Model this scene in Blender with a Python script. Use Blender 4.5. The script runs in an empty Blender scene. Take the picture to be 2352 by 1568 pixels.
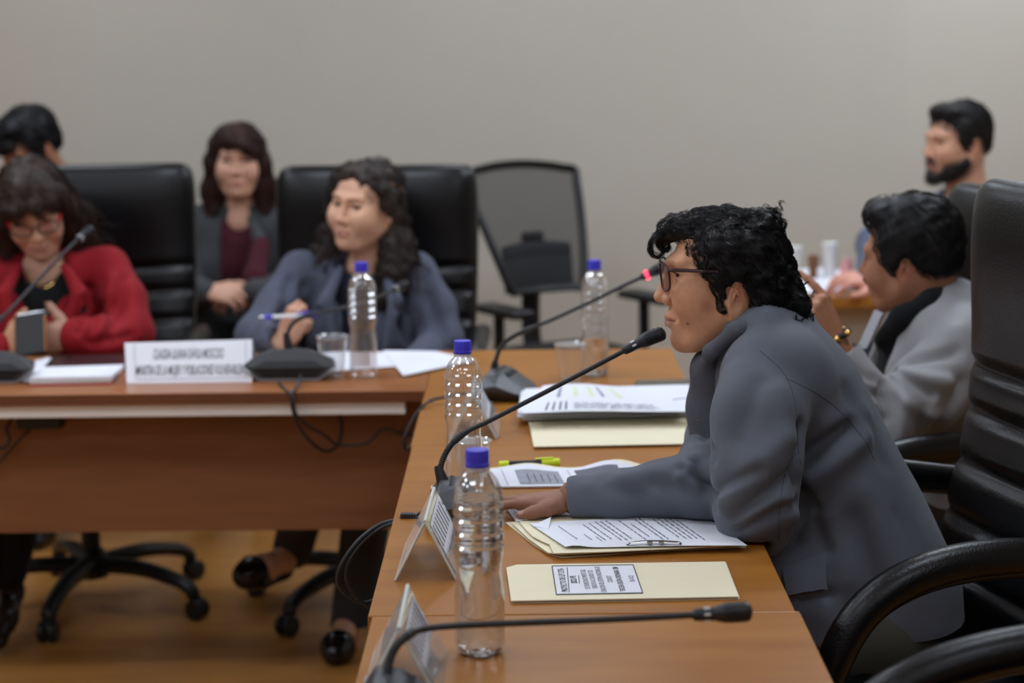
import bpy, bmesh, math, random
import numpy as np
from mathutils import Vector, Matrix, Euler, noise
from mathutils.bvhtree import BVHTree

random.seed(7)
RNG = np.random.default_rng(11)
SC = bpy.context.scene
COL = SC.collection
PI = math.pi

# ------------------------------------------------------------------ camera
FPX = 4573.0                      # focal length in pixels of the 2352 x 1568 frame
CAM = Vector((0.0, 0.0, 1.55))
_yaw, _pitch, _roll = 0.006625, 0.157234, -0.012551
_f = Vector((-math.sin(_yaw) * math.cos(_pitch), math.cos(_yaw) * math.cos(_pitch), -math.sin(_pitch)))
_r0 = Vector((math.cos(_yaw), math.sin(_yaw), 0.0))
_u0 = _r0.cross(_f)
_r = _r0 * math.cos(_roll) + _u0 * math.sin(_roll)
_u = _u0 * math.cos(_roll) - _r0 * math.sin(_roll)
cam_data = bpy.data.cameras.new('camera')
cam_data.sensor_width = 36.0
cam_data.lens = FPX / 2352.0 * 36.0
cam_data.clip_start = 0.05
cam_data.clip_end = 60.0
cam_data.dof.use_dof = True
cam_data.dof.focus_distance = 3.08
cam_data.dof.aperture_fstop = 3.1
cam = bpy.data.objects.new('camera', cam_data)
COL.objects.link(cam)
cam.matrix_world = Matrix(((_r.x, _u.x, -_f.x, CAM.x), (_r.y, _u.y, -_f.y, CAM.y), (_r.z, _u.z, -_f.z, CAM.z), (0, 0, 0, 1)))
SC.camera = cam

# ------------------------------------------------------------------ world, view, lights
world = bpy.data.worlds.new('world')
SC.world = world
world.use_nodes = True
world.node_tree.nodes['Background'].inputs[0].default_value = (0.75, 0.8, 0.9, 1)
world.node_tree.nodes['Background'].inputs[1].default_value = 0.12
SC.view_settings.view_transform = 'Standard'
SC.view_settings.look = 'None'
SC.view_settings.gamma = 1.0
SC.view_settings.use_curve_mapping = False
SC.view_settings.exposure = 0.06
SC.cycles.max_bounces = 10
SC.cycles.transparent_max_bounces = 16
SC.cycles.caustics_reflective = False
SC.cycles.caustics_refractive = False
SC.cycles.sample_clamp_indirect = 4.0
LAMP_STRENGTH = 21.0               # emission of the ceiling panel diffusers
CEIL_Z = 2.72
# (x, y, strength factor) of the recessed ceiling panels
PANELS = [(-2.3, 1.2, .45), (-0.9, 1.2, .4), (0.9, 1.0, .36), (-2.3, 2.9, .55), (-0.9, 2.9, .4), (0.75, 2.9, .46),
          (-2.2, 4.6, .85), (-0.7, 4.5, .65), (0.95, 4.9, .9), (-3.5, 2.9, .7), (1.75, 6.2, 1.15), (-1.7, 6.35, .5), (0.0, 6.3, .5), (-0.6, -0.8, .5), (1.2, -0.8, .4)]

# ------------------------------------------------------------------ pixels to places
def ray(px, py):
    return (_f * FPX + _r * (px - 1176.0) - _u * (py - 784.0)).normalized()

def P(px, py, Y):                 # point of the place at world depth Y behind a pixel of the photograph
    d = ray(px, py)
    return CAM + d * ((Y - CAM.y) / d.y)

def Z(px, py, z=0.75):            # point at height z
    d = ray(px, py)
    return CAM + d * ((z - CAM.z) / d.z)

# ------------------------------------------------------------------ tags
def tag(o, label, cat, group=None, kind=None):
    o['label'] = label
    o['category'] = cat
    if group: o['group'] = group
    if kind: o['kind'] = kind
    return o

def empty(name, loc=(0, 0, 0), rz=0.0, parent=None):
    o = bpy.data.objects.new(name, None)
    o.empty_display_size = 0.05
    COL.objects.link(o)
    o.location = loc
    o.rotation_euler = (0, 0, rz)
    if parent: o.parent = parent
    return o

def copy_tree(o, parent=None):
    c = o.copy()
    COL.objects.link(c)
    c.parent = parent
    for ch in list(o.children):
        copy_tree(ch, c)
    return c

# ------------------------------------------------------------------ mesh builder
def link(name, me, mat, parent=None, smooth=True, bev=0.0, seg=2):
    o = bpy.data.objects.new(name, me)
    COL.objects.link(o)
    if mat is not None:
        for m in (mat if isinstance(mat, (list, tuple)) else [mat]): me.materials.append(m)
    if smooth is True:
        me.polygons.foreach_set('use_smooth', np.ones(len(me.polygons), bool))
    if smooth == 'auto':
        me.polygons.foreach_set('use_smooth', np.ones(len(me.polygons), bool))
        me.set_sharp_from_angle(angle=math.radians(38))
    if parent: o.parent = parent
    if bev:
        b = o.modifiers.new('edge', 'BEVEL')
        b.width = bev; b.segments = seg; b.limit_method = 'ANGLE'; b.angle_limit = math.radians(35)
        b.harden_normals = False
    return o

def smooth_path(pts, n=8):
    """Catmull-Rom through the points."""
    pts = [Vector(p) for p in pts]
    if len(pts) < 3: return pts
    ext = [pts[0] * 2 - pts[1]] + pts + [pts[-1] * 2 - pts[-2]]
    out = []
    for i in range(1, len(ext) - 2):
        a, b, c, d = ext[i - 1:i + 3]
        for k in range(n):
            t = k / n
            out.append(0.5 * ((2 * b) + (c - a) * t + (2 * a - 5 * b + 4 * c - d) * t * t + (3 * b - a - 3 * c + d) * t ** 3))
    out.append(pts[-1])
    return out

class MB:
    def __init__(s):
        s.v = []; s.f = []; s.mi = []
        s.m = 0
    def add(s, vs, fs):
        o = len(s.v)
        s.v += [tuple(v) for v in vs]
        s.f += [tuple(i + o for i in f) for f in fs]
        s.mi += [s.m] * len(fs)
        return s
    def box(s, lo, hi, M=None):
        x0, y0, z0 = lo; x1, y1, z1 = hi
        vs = [Vector(p) for p in ((x0, y0, z0), (x1, y0, z0), (x1, y1, z0), (x0, y1, z0), (x0, y0, z1), (x1, y0, z1), (x1, y1, z1), (x0, y1, z1))]
        if M is not None: vs = [M @ v for v in vs]
        return s.add(vs, [(0, 3, 2, 1), (4, 5, 6, 7), (0, 1, 5, 4), (1, 2, 6, 5), (2, 3, 7, 6), (3, 0, 4, 7)])
    def lathe(s, prof, n=32, M=None, wob=None):
        """prof: list of (r, z); wob(ang, i) multiplies the radius."""
        vs = []; fs = []
        for i, (r, z) in enumerate(prof):
            for k in range(n):
                a = 2 * PI * k / n
                rr = r * (wob(a, i) if wob else 1)
                vs.append(Vector((rr * math.cos(a), rr * math.sin(a), z)))
        for i in range(len(prof) - 1):
            for k in range(n):
                k2 = (k + 1) % n
                fs.append((i * n + k, i * n + k2, (i + 1) * n + k2, (i + 1) * n + k))
        if prof[0][0] > 1e-5: fs.append(tuple(range(n - 1, -1, -1)))
        if prof[-1][0] > 1e-5: fs.append(tuple((len(prof) - 1) * n + k for k in range(n)))
        if M is not None: vs = [M @ v for v in vs]
        return s.add(vs, fs)
    def tube(s, pts, r, n=10, flat=1.0, up=None, cap=True):
        """tube along points; r number or list; flat squashes the cross-section along the second normal."""
        pts = [Vector(p) for p in pts]
        N = len(pts)
        rs = [r] * N if isinstance(r, (int, float)) else list(r)
        if len(rs) != N:
            rs = list(np.interp(np.linspace(0, 1, N), np.linspace(0, 1, len(rs)), rs))
        T = []
        for i in range(N):
            t = pts[min(i + 1, N - 1)] - pts[max(i - 1, 0)]
            T.append(t.normalized() if t.length > 1e-9 else Vector((0, 0, 1)))
        ref = Vector(up) if up is not None else (Vector((0, 0, 1)) if abs(T[0].z) < .9 else Vector((1, 0, 0)))
        vs = []; fs = []
        nrm = (ref - T[0] * ref.dot(T[0])).normalized()
        for i in range(N):
            if up is not None: nrm = (ref - T[i] * ref.dot(T[i]))
            else: nrm = nrm - T[i] * nrm.dot(T[i])
            nrm = nrm.normalized() if nrm.length > 1e-6 else T[i].orthogonal().normalized()
            b = T[i].cross(nrm)
            for k in range(n):
                a = 2 * PI * k / n
                vs.append(pts[i] + nrm * (rs[i] * flat * math.cos(a)) + b * (rs[i] * math.sin(a)))
        for i in range(N - 1):
            for k in range(n):
                k2 = (k + 1) % n
                fs.append((i * n + k, i * n + k2, (i + 1) * n + k2, (i + 1) * n + k))
        if cap:
            fs.append(tuple(range(n - 1, -1, -1)))
            fs.append(tuple((N - 1) * n + k for k in range(n)))
        return s.add(vs, fs)
    def prism(s, poly, z0, z1, M=None):
        n = len(poly)
        vs = [Vector((x, y, z0)) for x, y in poly] + [Vector((x, y, z1)) for x, y in poly]
        if M is not None: vs = [M @ v for v in vs]
        fs = [tuple(range(n - 1, -1, -1)), tuple(range(n, 2 * n))] + [(i, (i + 1) % n, n + (i + 1) % n, n + i) for i in range(n)]
        return s.add(vs, fs)
    def sheet(s, fn, nu, nv, th=0.0):
        """grid of fn(u, v); th > 0 closes it as a slab of that thickness along -z."""
        vs = [Vector(fn(i / nu, j / nv)) for j in range(nv + 1) for i in range(nu + 1)]
        w = nu + 1
        fs = [(j * w + i, j * w + i + 1, (j + 1) * w + i + 1, (j + 1) * w + i) for j in range(nv) for i in range(nu)]
        if th:
            m = len(vs)
            vs += [v - Vector((0, 0, th)) for v in vs]
            fs += [tuple(m + i for i in reversed(f)) for f in fs]
            rim = [i for i in range(w)] + [j * w + nu for j in range(1, nv + 1)] + [nv * w + i for i in range(nu - 1, -1, -1)] + [j * w for j in range(nv - 1, 0, -1)]
            for a, b in zip(rim, rim[1:] + rim[:1]): fs.append((b, a, m + a, m + b))
        return s.add(vs, fs)
    def ball(s, c, r, n=16, rx=None, M=None):
        m = n // 2
        vs = []; fs = []
        r = (r, r, r) if isinstance(r, (int, float)) else r
        for i in range(m + 1):
            th = PI * i / m
            for k in range(n):
                a = 2 * PI * k / n
                v = Vector((r[0] * math.sin(th) * math.cos(a), r[1] * math.sin(th) * math.sin(a), r[2] * math.cos(th)))
                if M is not None: v = M @ v
                vs.append(Vector(c) + v)
        for i in range(m):
            for k in range(n):
                k2 = (k + 1) % n
                fs.append((i * n + k, (i + 1) * n + k, (i + 1) * n + k2, i * n + k2))
        return s.add(vs, fs)
    def hull(s, pts):
        bm = bmesh.new()
        for p in pts: bm.verts.new(p)
        r = bmesh.ops.convex_hull(bm, input=bm.verts)
        bm.verts.index_update()
        bad = [v for v in bm.verts if not v.link_faces]
        for v in bad: bm.verts.remove(v)
        bmesh.ops.dissolve_limit(bm, angle_limit=.02, verts=bm.verts, edges=bm.edges)
        bm.verts.index_update()
        s.add([v.co.copy() for v in bm.verts], [[v.index for v in f.verts] for f in bm.faces])
        bm.free()
        return s
    def mesh(s, name='mesh', weld=False):
        me = bpy.data.meshes.new(name)
        me.from_pydata(s.v, [], s.f)
        if weld or True:
            bm = bmesh.new(); bm.from_mesh(me)
            if weld: bmesh.ops.remove_doubles(bm, verts=bm.verts, dist=1e-5)
            bmesh.ops.recalc_face_normals(bm, faces=bm.faces)
            if not weld:
                pass
            bm.to_mesh(me); bm.free()
        if len(s.mi) == len(me.polygons): me.polygons.foreach_set('material_index', s.mi)
        me.update()
        return me
    def build(s, name, mat, parent=None, smooth='auto', bev=0.0, seg=2, weld=False):
        return link(name, s.mesh(name, weld), mat, parent, smooth, bev, seg)

def frame(origin, fwd, up=(0, 0, 1)):
    """matrix with x = fwd, y = left, z = up"""
    x = Vector(fwd).normalized()
    y = Vector(up).cross(x).normalized()
    z = x.cross(y)
    o = Vector(origin)
    return Matrix(((x.x, y.x, z.x, o.x), (x.y, y.y, z.y, o.y), (x.z, y.z, z.z, o.z), (0, 0, 0, 1)))

# ------------------------------------------------------------------ materials
def srgb(r, g, b):
    def c(u):
        u /= 255.0
        return u / 12.92 if u <= .04045 else ((u + .055) / 1.055) ** 2.4
    return (c(r), c(g), c(b), 1.0)

def mat(name, col, rough=.5, metal=0.0, spec=.5, var=0.0, vscale=6.0, vstretch=(1, 1, 1), bump=0.0, bscale=200.0, bstretch=(1, 1, 1),
        sheen=0.0, coat=0.0, coat_rough=.1, sss=0.0, attr=None, col2=None, emis=None, estr=0.0, trans=0.0, ior=1.45, rvar=0.0):
    m = bpy.data.materials.new(name)
    m.use_nodes = True
    nt = m.node_tree; N = nt.nodes; L = nt.links
    b = N['Principled BSDF']
    b.inputs['Base Color'].default_value = col
    b.inputs['Roughness'].default_value = rough
    b.inputs['Metallic'].default_value = metal
    b.inputs['Specular IOR Level'].default_value = spec
    b.inputs['IOR'].default_value = ior
    b.inputs['Transmission Weight'].default_value = trans
    if sheen:
        b.inputs['Sheen Weight'].default_value = sheen
        b.inputs['Sheen Roughness'].default_value = .5
    if coat:
        b.inputs['Coat Weight'].default_value = coat
        b.inputs['Coat Roughness'].default_value = coat_rough
    if sss:
        b.inputs['Subsurface Weight'].default_value = sss
        b.inputs['Subsurface Radius'].default_value = (1.0, .35, .2)
        b.inputs['Subsurface Scale'].default_value = .006
    if emis:
        b.inputs['Emission Color'].default_value = emis
        b.inputs['Emission Strength'].default_value = estr
    src = None
    if attr:
        a = N.new('ShaderNodeAttribute'); a.attribute_name = attr
        src = a.outputs['Color']
    tc = N.new('ShaderNodeTexCoord')
    if var or col2:
        mp = N.new('ShaderNodeMapping'); mp.inputs['Scale'].default_value = vstretch
        L.new(tc.outputs['Object'], mp.inputs[0])
        nz = N.new('ShaderNodeTexNoise'); nz.inputs['Scale'].default_value = vscale; nz.inputs['Detail'].default_value = 5.0
        nz.inputs['Distortion'].default_value = .4
        L.new(mp.outputs[0], nz.inputs['Vector'])
        rp = N.new('ShaderNodeValToRGB')
        rp.color_ramp.elements[0].position = .3; rp.color_ramp.elements[1].position = .7
        c2 = col2 or tuple(min(1, c * (1 + var)) for c in col[:3]) + (1,)
        c1 = col if col2 else tuple(c * (1 - var) for c in col[:3]) + (1,)
        rp.color_ramp.elements[0].color = c1; rp.color_ramp.elements[1].color = c2
        L.new(nz.outputs['Fac'], rp.inputs[0])
        if src is None:
            src = rp.outputs[0]
        else:
            mx = N.new('ShaderNodeMix'); mx.data_type = 'RGBA'; mx.blend_type = 'MULTIPLY'
            mx.inputs[0].default_value = 1.0
            rp.color_ramp.elements[0].color = (1 - var,) * 3 + (1,)
            rp.color_ramp.elements[1].color = (1, 1, 1, 1)
            L.new(src, mx.inputs[6]); L.new(rp.outputs[0], mx.inputs[7])
            src = mx.outputs[2]
        if rvar:
            mr = N.new('ShaderNodeMapRange'); mr.inputs[3].default_value = rough - rvar; mr.inputs[4].default_value = rough + rvar
            L.new(nz.outputs['Fac'], mr.inputs[0]); L.new(mr.outputs[0], b.inputs['Roughness'])
    if src is not None: L.new(src, b.inputs['Base Color'])
    if bump:
        mp2 = N.new('ShaderNodeMapping'); mp2.inputs['Scale'].default_value = bstretch
        L.new(tc.outputs['Object'], mp2.inputs[0])
        n2 = N.new('ShaderNodeTexNoise'); n2.inputs['Scale'].default_value = bscale; n2.inputs['Detail'].default_value = 3.0
        L.new(mp2.outputs[0], n2.inputs['Vector'])
        bp = N.new('ShaderNodeBump'); bp.inputs['Strength'].default_value = bump; bp.inputs['Distance'].default_value = .002
        L.new(n2.outputs['Fac'], bp.inputs['Height']); L.new(bp.outputs[0], b.inputs['Normal'])
    return m

def thin_clear(name, tint=(.97, .98, .98, 1), rough=.04, edge=.55, base=.06, white=0.0):
    """clear thin-walled plastic: lets light straight through, mirrors more towards grazing angles, a little milky."""
    m = bpy.data.materials.new(name); m.use_nodes = True
    nt = m.node_tree; N = nt.nodes; L = nt.links
    N.remove(N['Principled BSDF'])
    out = N['Material Output']
    tr = N.new('ShaderNodeBsdfTransparent'); tr.inputs[0].default_value = tint
    gl = N.new('ShaderNodeBsdfGlossy'); gl.inputs[0].default_value = (1, 1, 1, 1); gl.inputs['Roughness'].default_value = rough
    lw = N.new('ShaderNodeLayerWeight'); lw.inputs['Blend'].default_value = .35
    mr = N.new('ShaderNodeMapRange'); mr.inputs[3].default_value = base; mr.inputs[4].default_value = edge
    L.new(lw.outputs['Facing'], mr.inputs[0])
    mx = N.new('ShaderNodeMixShader'); L.new(mr.outputs[0], mx.inputs[0]); L.new(tr.outputs[0], mx.inputs[1]); L.new(gl.outputs[0], mx.inputs[2])
    last = mx
    if white:
        df = N.new('ShaderNodeBsdfDiffuse'); df.inputs[0].default_value = (.85, .87, .9, 1)
        m2 = N.new('ShaderNodeMixShader'); m2.inputs[0].default_value = white
        L.new(mx.outputs[0], m2.inputs[1]); L.new(df.outputs[0], m2.inputs[2]); last = m2
    L.new(last.outputs[0], out.inputs['Surface'])
    return m

# ------------------------------------------------------------------ material set
M = {}
M['wall'] = mat('painted_wall', srgb(190, 184, 171), .85, var=.015, vscale=1.5, bump=.06, bscale=160)
M['ceiling'] = mat('ceiling_tile', srgb(222, 220, 214), .9, bump=.2, bscale=120)
M['floor'] = mat('laminate_floor', srgb(168, 112, 54), .32, col2=srgb(188, 132, 68), vscale=2.2, vstretch=(1.2, 9, 1), bump=.04, bscale=40)
M['wood'] = mat('cherry_laminate', srgb(147, 91, 32), .36, col2=srgb(165, 109, 44), vscale=3.0, vstretch=(1.1, 7, 1), spec=.3, rvar=.03, bump=.01, bscale=500, coat=.03, coat_rough=.2)
M['wood_x'] = mat('cherry_laminate_lengthwise', srgb(142, 86, 46), .32, col2=srgb(162, 103, 58), vscale=3.0, vstretch=(1.1, 7, 1), rvar=.03, bump=.01, bscale=500, coat=.15, coat_rough=.25)
M['panelwood'] = mat('panel_laminate', srgb(118, 76, 48), .45, col2=srgb(132, 86, 55), vscale=3.5, vstretch=(1.0, 1, 9))
M['edge'] = mat('edge_band', srgb(112, 68, 44), .4, var=.08, vscale=4)
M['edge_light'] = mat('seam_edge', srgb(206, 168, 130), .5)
M['grey_metal'] = mat('painted_steel', srgb(232, 228, 222), .45, var=.02)
M['dark_metal'] = mat('black_steel', srgb(28, 28, 30), .4, metal=.3)
M['black_plastic'] = mat('black_plastic', srgb(22, 23, 25), .42, bump=.05, bscale=500)
M['mic_black'] = mat('microphone_black', srgb(34, 35, 38), .45, bump=.05, bscale=600)
M['mic_grey'] = mat('microphone_base_grey', srgb(62, 64, 68), .4, bump=.08, bscale=700)
M['rim'] = mat('satin_rim', srgb(150, 150, 154), .35, metal=.6)
M['leather'] = mat('black_leather', srgb(8, 8, 10), .34, spec=.36, var=.15, vscale=7, bump=.35, bscale=240, rvar=.05, coat=.08, coat_rough=.22)
M['soft_black'] = mat('black_fabric_seat', srgb(22, 23, 26), .85, bump=.2, bscale=400)
M['chrome'] = mat('chrome', srgb(205, 205, 208), .15, metal=1)
M['paper'] = mat('white_paper', srgb(226, 228, 236), .75, var=.015, vscale=9)
M['manila'] = mat('manila_card', srgb(231, 222, 190), .65, var=.02, vscale=12, bump=.03, bscale=300)
M['ink'] = mat('printed_ink', srgb(52, 52, 62), .7)
M['ink_grey'] = mat('printed_grey', srgb(150, 152, 162), .75, var=.1, vscale=60)
M['ink_dark'] = mat('printed_dark_panel', srgb(98, 100, 112), .7, var=.08, vscale=40)
M['green_ink'] = mat('highlighter_mark', srgb(214, 228, 182), .7)
M['blue_cap'] = mat('blue_bottle_cap', srgb(66, 62, 205), .38, var=.02)
M['pet'] = thin_clear('clear_bottle_plastic', edge=.85, base=.10, rough=.05, white=.05)
M['cup'] = thin_clear('clear_cup_plastic', edge=.75, base=.08, rough=.1, white=.09)
M['acrylic'] = thin_clear('clear_acrylic', edge=.75, base=.12, rough=.05, white=.17)
M['acrylic_edge'] = mat('acrylic_edge', srgb(214, 218, 210), .2)
M['lens'] = thin_clear('spectacle_lens', tint=(.93, .93, .95, 1), edge=.4, base=.07, rough=.02)
M['water'] = mat('water', (.97, .985, 1, 1), 0.0, trans=1.0, ior=1.33)
M['phone_glass'] = mat('phone_glass', srgb(18, 19, 22), .12, coat=.4)
M['yellow'] = mat('fluorescent_yellow', srgb(214, 232, 30), .4)
M['led_red'] = mat('red_led', srgb(255, 40, 60), .4, emis=(1, .04, .09, 1), estr=5)
M['led_off'] = mat('unlit_led', srgb(200, 202, 200), .3)
M['gold'] = mat('gold', srgb(214, 172, 96), .22, metal=1)
M['diffuser'] = mat('panel_diffuser', (.9, .9, .9, 1), .6, emis=(.85, .955, 1.10, 1), estr=LAMP_STRENGTH)
M['white_plastic'] = mat('white_plastic', srgb(225, 225, 222), .4)
M['red_card'] = mat('red_notebook_cover', srgb(178, 42, 36), .5)
M['maroon_leather'] = mat('dark_portfolio_leather', srgb(34, 18, 22), .35, bump=.2, bscale=200)
M['copper'] = mat('copper_side', srgb(170, 110, 70), .3, metal=.8)

def structure(o):
    o['kind'] = 'structure'
    return o

# ------------------------------------------------------------------ room shell
X0, X1, Y0, Y1R = -4.2, 2.6, -2.0, 7.2
b = MB(); b.box((X0, Y0, -.05), (X1, Y1R, 0)); structure(b.build('floor', M['floor'], smooth=False))
b = MB(); b.box((X0 - .1, Y1R, -.05), (1.19, Y1R + .15, CEIL_Z + .1)); structure(b.build('wall_back', M['wall'], smooth=False))
b = MB(); b.prism([(1.19, Y1R), (1.37, 7.165), (X1 + .1, 7.165), (X1 + .1, Y1R + .15), (1.19, Y1R + .15)], -.05, CEIL_Z + .1)
structure(b.build('wall_back_pier', M['wall'], smooth=False))
b = MB(); b.box((X0 - .1, Y0 - .1, -.05), (X0, Y1R, CEIL_Z + .1)); structure(b.build('wall_left', M['wall'], smooth=False))
b = MB(); b.box((X1, Y0 - .1, -.05), (X1 + .1, 7.165, CEIL_Z + .1)); structure(b.build('wall_right', M['wall'], smooth=False))
b = MB(); b.box((X0, Y0 - .1, -.05), (X1, Y0, CEIL_Z + .1)); structure(b.build('wall_front', M['wall'], smooth=False))
b = MB(); b.box((X0, Y0, CEIL_Z), (X1, Y1R, CEIL_Z + .1)); structure(b.build('ceiling', M['ceiling'], smooth=False))
b = MB(); b.box((X0, Y1R - .015, 0), (1.19, Y1R, .09)); structure(b.build('baseboard_back', M['panelwood'], smooth=False))

for i, (x, y, k) in enumerate(PANELS):
    t = empty('ceiling_light', (x, y, CEIL_Z))
    tag(t, 'square recessed ceiling light panel above the meeting tables', 'ceiling light', 'recessed ceiling light panels')
    b = MB()
    for (lo, hi) in (((-.31, -.31, -.015), (.31, -.28, 0)), ((-.31, .28, -.015), (.31, .31, 0)), ((-.31, -.28, -.015), (-.28, .28, 0)), ((.28, -.28, -.015), (.31, .28, 0))):
        b.box(lo, hi)
    b.build('frame', M['white_plastic'], t, smooth=False)
    dm = M['diffuser'] if k == 1 else M.get('diff%g' % k)
    if dm is None:
        dm = M['diff%g' % k] = M['diffuser'].copy()
        dm.node_tree.nodes['Principled BSDF'].inputs['Emission Strength'].default_value = LAMP_STRENGTH * k
    b = MB(); b.box((-.28, -.28, -.010), (.28, .28, -.001)); b.build('diffuser', dm, t, smooth=False)

# ------------------------------------------------------------------ tables
TOP = .75
XL, XR = -.2209, .3681
def side_table(y0, y1, label, dx=0.0):
    t = empty('meeting_table', (0, 0, 0))
    tag(t, label, 'table', 'row of meeting tables')
    b = MB(); b.box((XL + dx, y0, TOP - .028), (XR + dx, y1, TOP)); b.build('tabletop', M['wood'], t, smooth=False, bev=.0025)
    for yy in (y0 + .03, y1 - .06):
        for xx in (XL + .05, XR - .08):
            b = MB(); b.box((xx + dx, yy, 0), (xx + dx + .03, yy + .03, TOP - .028)); b.build('leg', M['dark_metal'], t, smooth=False, bev=.002)
    b = MB(); b.box((XL + .06 + dx, y0 + .06, .42), (XL + .078 + dx, y1 - .06, TOP - .029)); b.build('modesty_panel', M['panelwood'], t, smooth=False)
    return t
GAP = .0012
side_table(1.50, 2.647 - GAP, 'bare end of cherry wood meeting table under the nearest microphone', .006)
b = MB(); b.box((.285, 2.647 - GAP - .0022, TOP - .001), (XR + .004, 2.647 - GAP - .0002, TOP + .0006)); b.build('pale_edge', M['edge_light'], bpy.data.objects['meeting_table'], smooth=False)  # thin pale strip along the edge at the seam
side_table(2.647 + GAP, 3.770 - GAP, 'cherry wood meeting table where the woman in grey leans over manila folders')
side_table(3.770 + GAP, 4.912, 'cherry wood meeting table carrying the highlighted paper pile and black phone', -.003)

t = empty('meeting_table', (0, 0, 0))
tag(t, 'reddish wood head table with deep front panel behind the white name sign', 'table')
LX0, LX1, LY0, LY1 = -1.62, XL - .004, 4.367, 4.912
b = MB(); b.box((LX0, LY0, TOP - .026), (LX1, LY1, TOP)); b.build('tabletop', M['wood_x'], t, smooth=False, bev=.0025)
b = MB(); b.box((LX0, LY0 - .0006, TOP - .0245), (LX1, LY0 + .001, TOP - .002)); b.build('edge_band', M['edge'], t, smooth=False)
b = MB(); b.box((LX0 + .02, LY0 + .012, TOP - .056), (LX1 - .045, LY0 + .05, TOP - .027)); b.build('steel_rail', M['grey_metal'], t, smooth=False, bev=.002)
b = MB(); b.box((LX0 + .02, LY0 + .115, .404), (LX1 - .008, LY0 + .135, TOP - .027)); b.build('modesty_panel', M['panelwood'], t, smooth=False)
for xx in (LX0 + .06, LX1 - .05):
    b = MB(); b.box((xx, LY1 - .09, 0), (xx + .035, LY1 - .055, TOP - .027)); b.build('leg', M['dark_metal'], t, smooth=False, bev=.002)
# black connector box under the top of the head table
bx = P(90, 967, 4.44)
b = MB(); b.box((bx.x - .05, 4.43, TOP - .092), (bx.x + .05, 4.4805, TOP - .0265)); cb = b.build('connector_box', M['black_plastic'], None, smooth=False, bev=.003)
tag(cb, 'small black connector box fixed under the head table rail', 'box')

# far table of the bearded man
t = empty('meeting_table', (0, 0, 0))
tag(t, 'far orange-brown table in front of the bearded man', 'table')
FT = Z(1985, 684)
b = MB(); b.box((.70, FT.y, TOP - .03), (1.25, FT.y + .62, TOP)); b.build('tabletop', M['wood'], t, smooth=False, bev=.003)
for xx in (.73, 1.19):
    for yy in (FT.y + .03, FT.y + .56):
        b = MB(); b.box((xx, yy, 0), (xx + .03, yy + .03, TOP - .03)); b.build('leg', M['dark_metal'], t, smooth=False)
b = MB(); b.box((.77, FT.y + .1, .35), (1.18, FT.y + .118, TOP - .031)); b.build('modesty_panel', M['wall'], t, smooth=False)

# ------------------------------------------------------------------ lofted cushions
def loft(rings, name, mt, parent=None, caps=True):
    n = len(rings[0]); b = MB()
    vs = [v for r in rings for v in r]; fs = []
    for i in range(len(rings) - 1):
        for k in range(n):
            k2 = (k + 1) % n
            fs.append((i * n + k, i * n + k2, (i + 1) * n + k2, (i + 1) * n + k))
    if caps:
        fs.append(tuple(range(n - 1, -1, -1))); fs.append(tuple((len(rings) - 1) * n + k for k in range(n)))
    b.add(vs, fs)
    return b.build(name, mt, parent, smooth=True)

def cushion(name, mt, parent, path, W, T, n=40, m=44, corner=9, taper=None, ribs=(), rib_depth=.018, rib_w=.018, wrap=0.0, pad=(), Mx=None, sq=3.2):
    """path(v) -> (y, z, ny, nz) centre line of the cushion and its front normal; ribs: v of the stitched grooves."""
    rings = []
    for j in range(m + 1):
        v0 = j / m
        v = .5 - .5 * math.cos(PI * v0)
        tt = abs(2 * v - 1)
        e = max(0.0, 1 - tt ** corner) ** (1 / 3.0)
        hw = W * (taper(v) if taper else 1) * (.80 + .20 * e) if 0 < v0 < 1 else W * (taper(v) if taper else 1) * .80
        th = T * e + .003
        y, z, ny, nz = path(v)
        ring = []
        for k in range(n):
            a = 2 * PI * k / n
            ca, sa = math.cos(a), math.sin(a)
            x = hw * math.copysign(abs(ca) ** (2 / sq), ca)
            d = th * math.copysign(abs(sa) ** (2 / 2.4), sa)
            front = max(0.0, -sa)
            g = 0.0
            for rv in ribs:
                dv = (v - rv - .012 * (x / W) ** 2) / rib_w
                g += math.exp(-dv * dv)
            for (pv, ps, pa) in pad:
                g -= pa / rib_depth * math.exp(-((v - pv) / ps) ** 2) * (1 - .6 * (x / W) ** 2)
            off = -d - 0
            dd = d + front * rib_depth * min(g, 1.4) if sa < 0 else d
            dd -= wrap * (x / W) ** 2
            ring.append(Vector((x, y + ny * -dd, z + nz * -dd)))
        rings.append(ring)
    if Mx is not None: rings = [[Mx @ v for v in r] for r in rings]
    return loft(rings, name, mt, parent)

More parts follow.
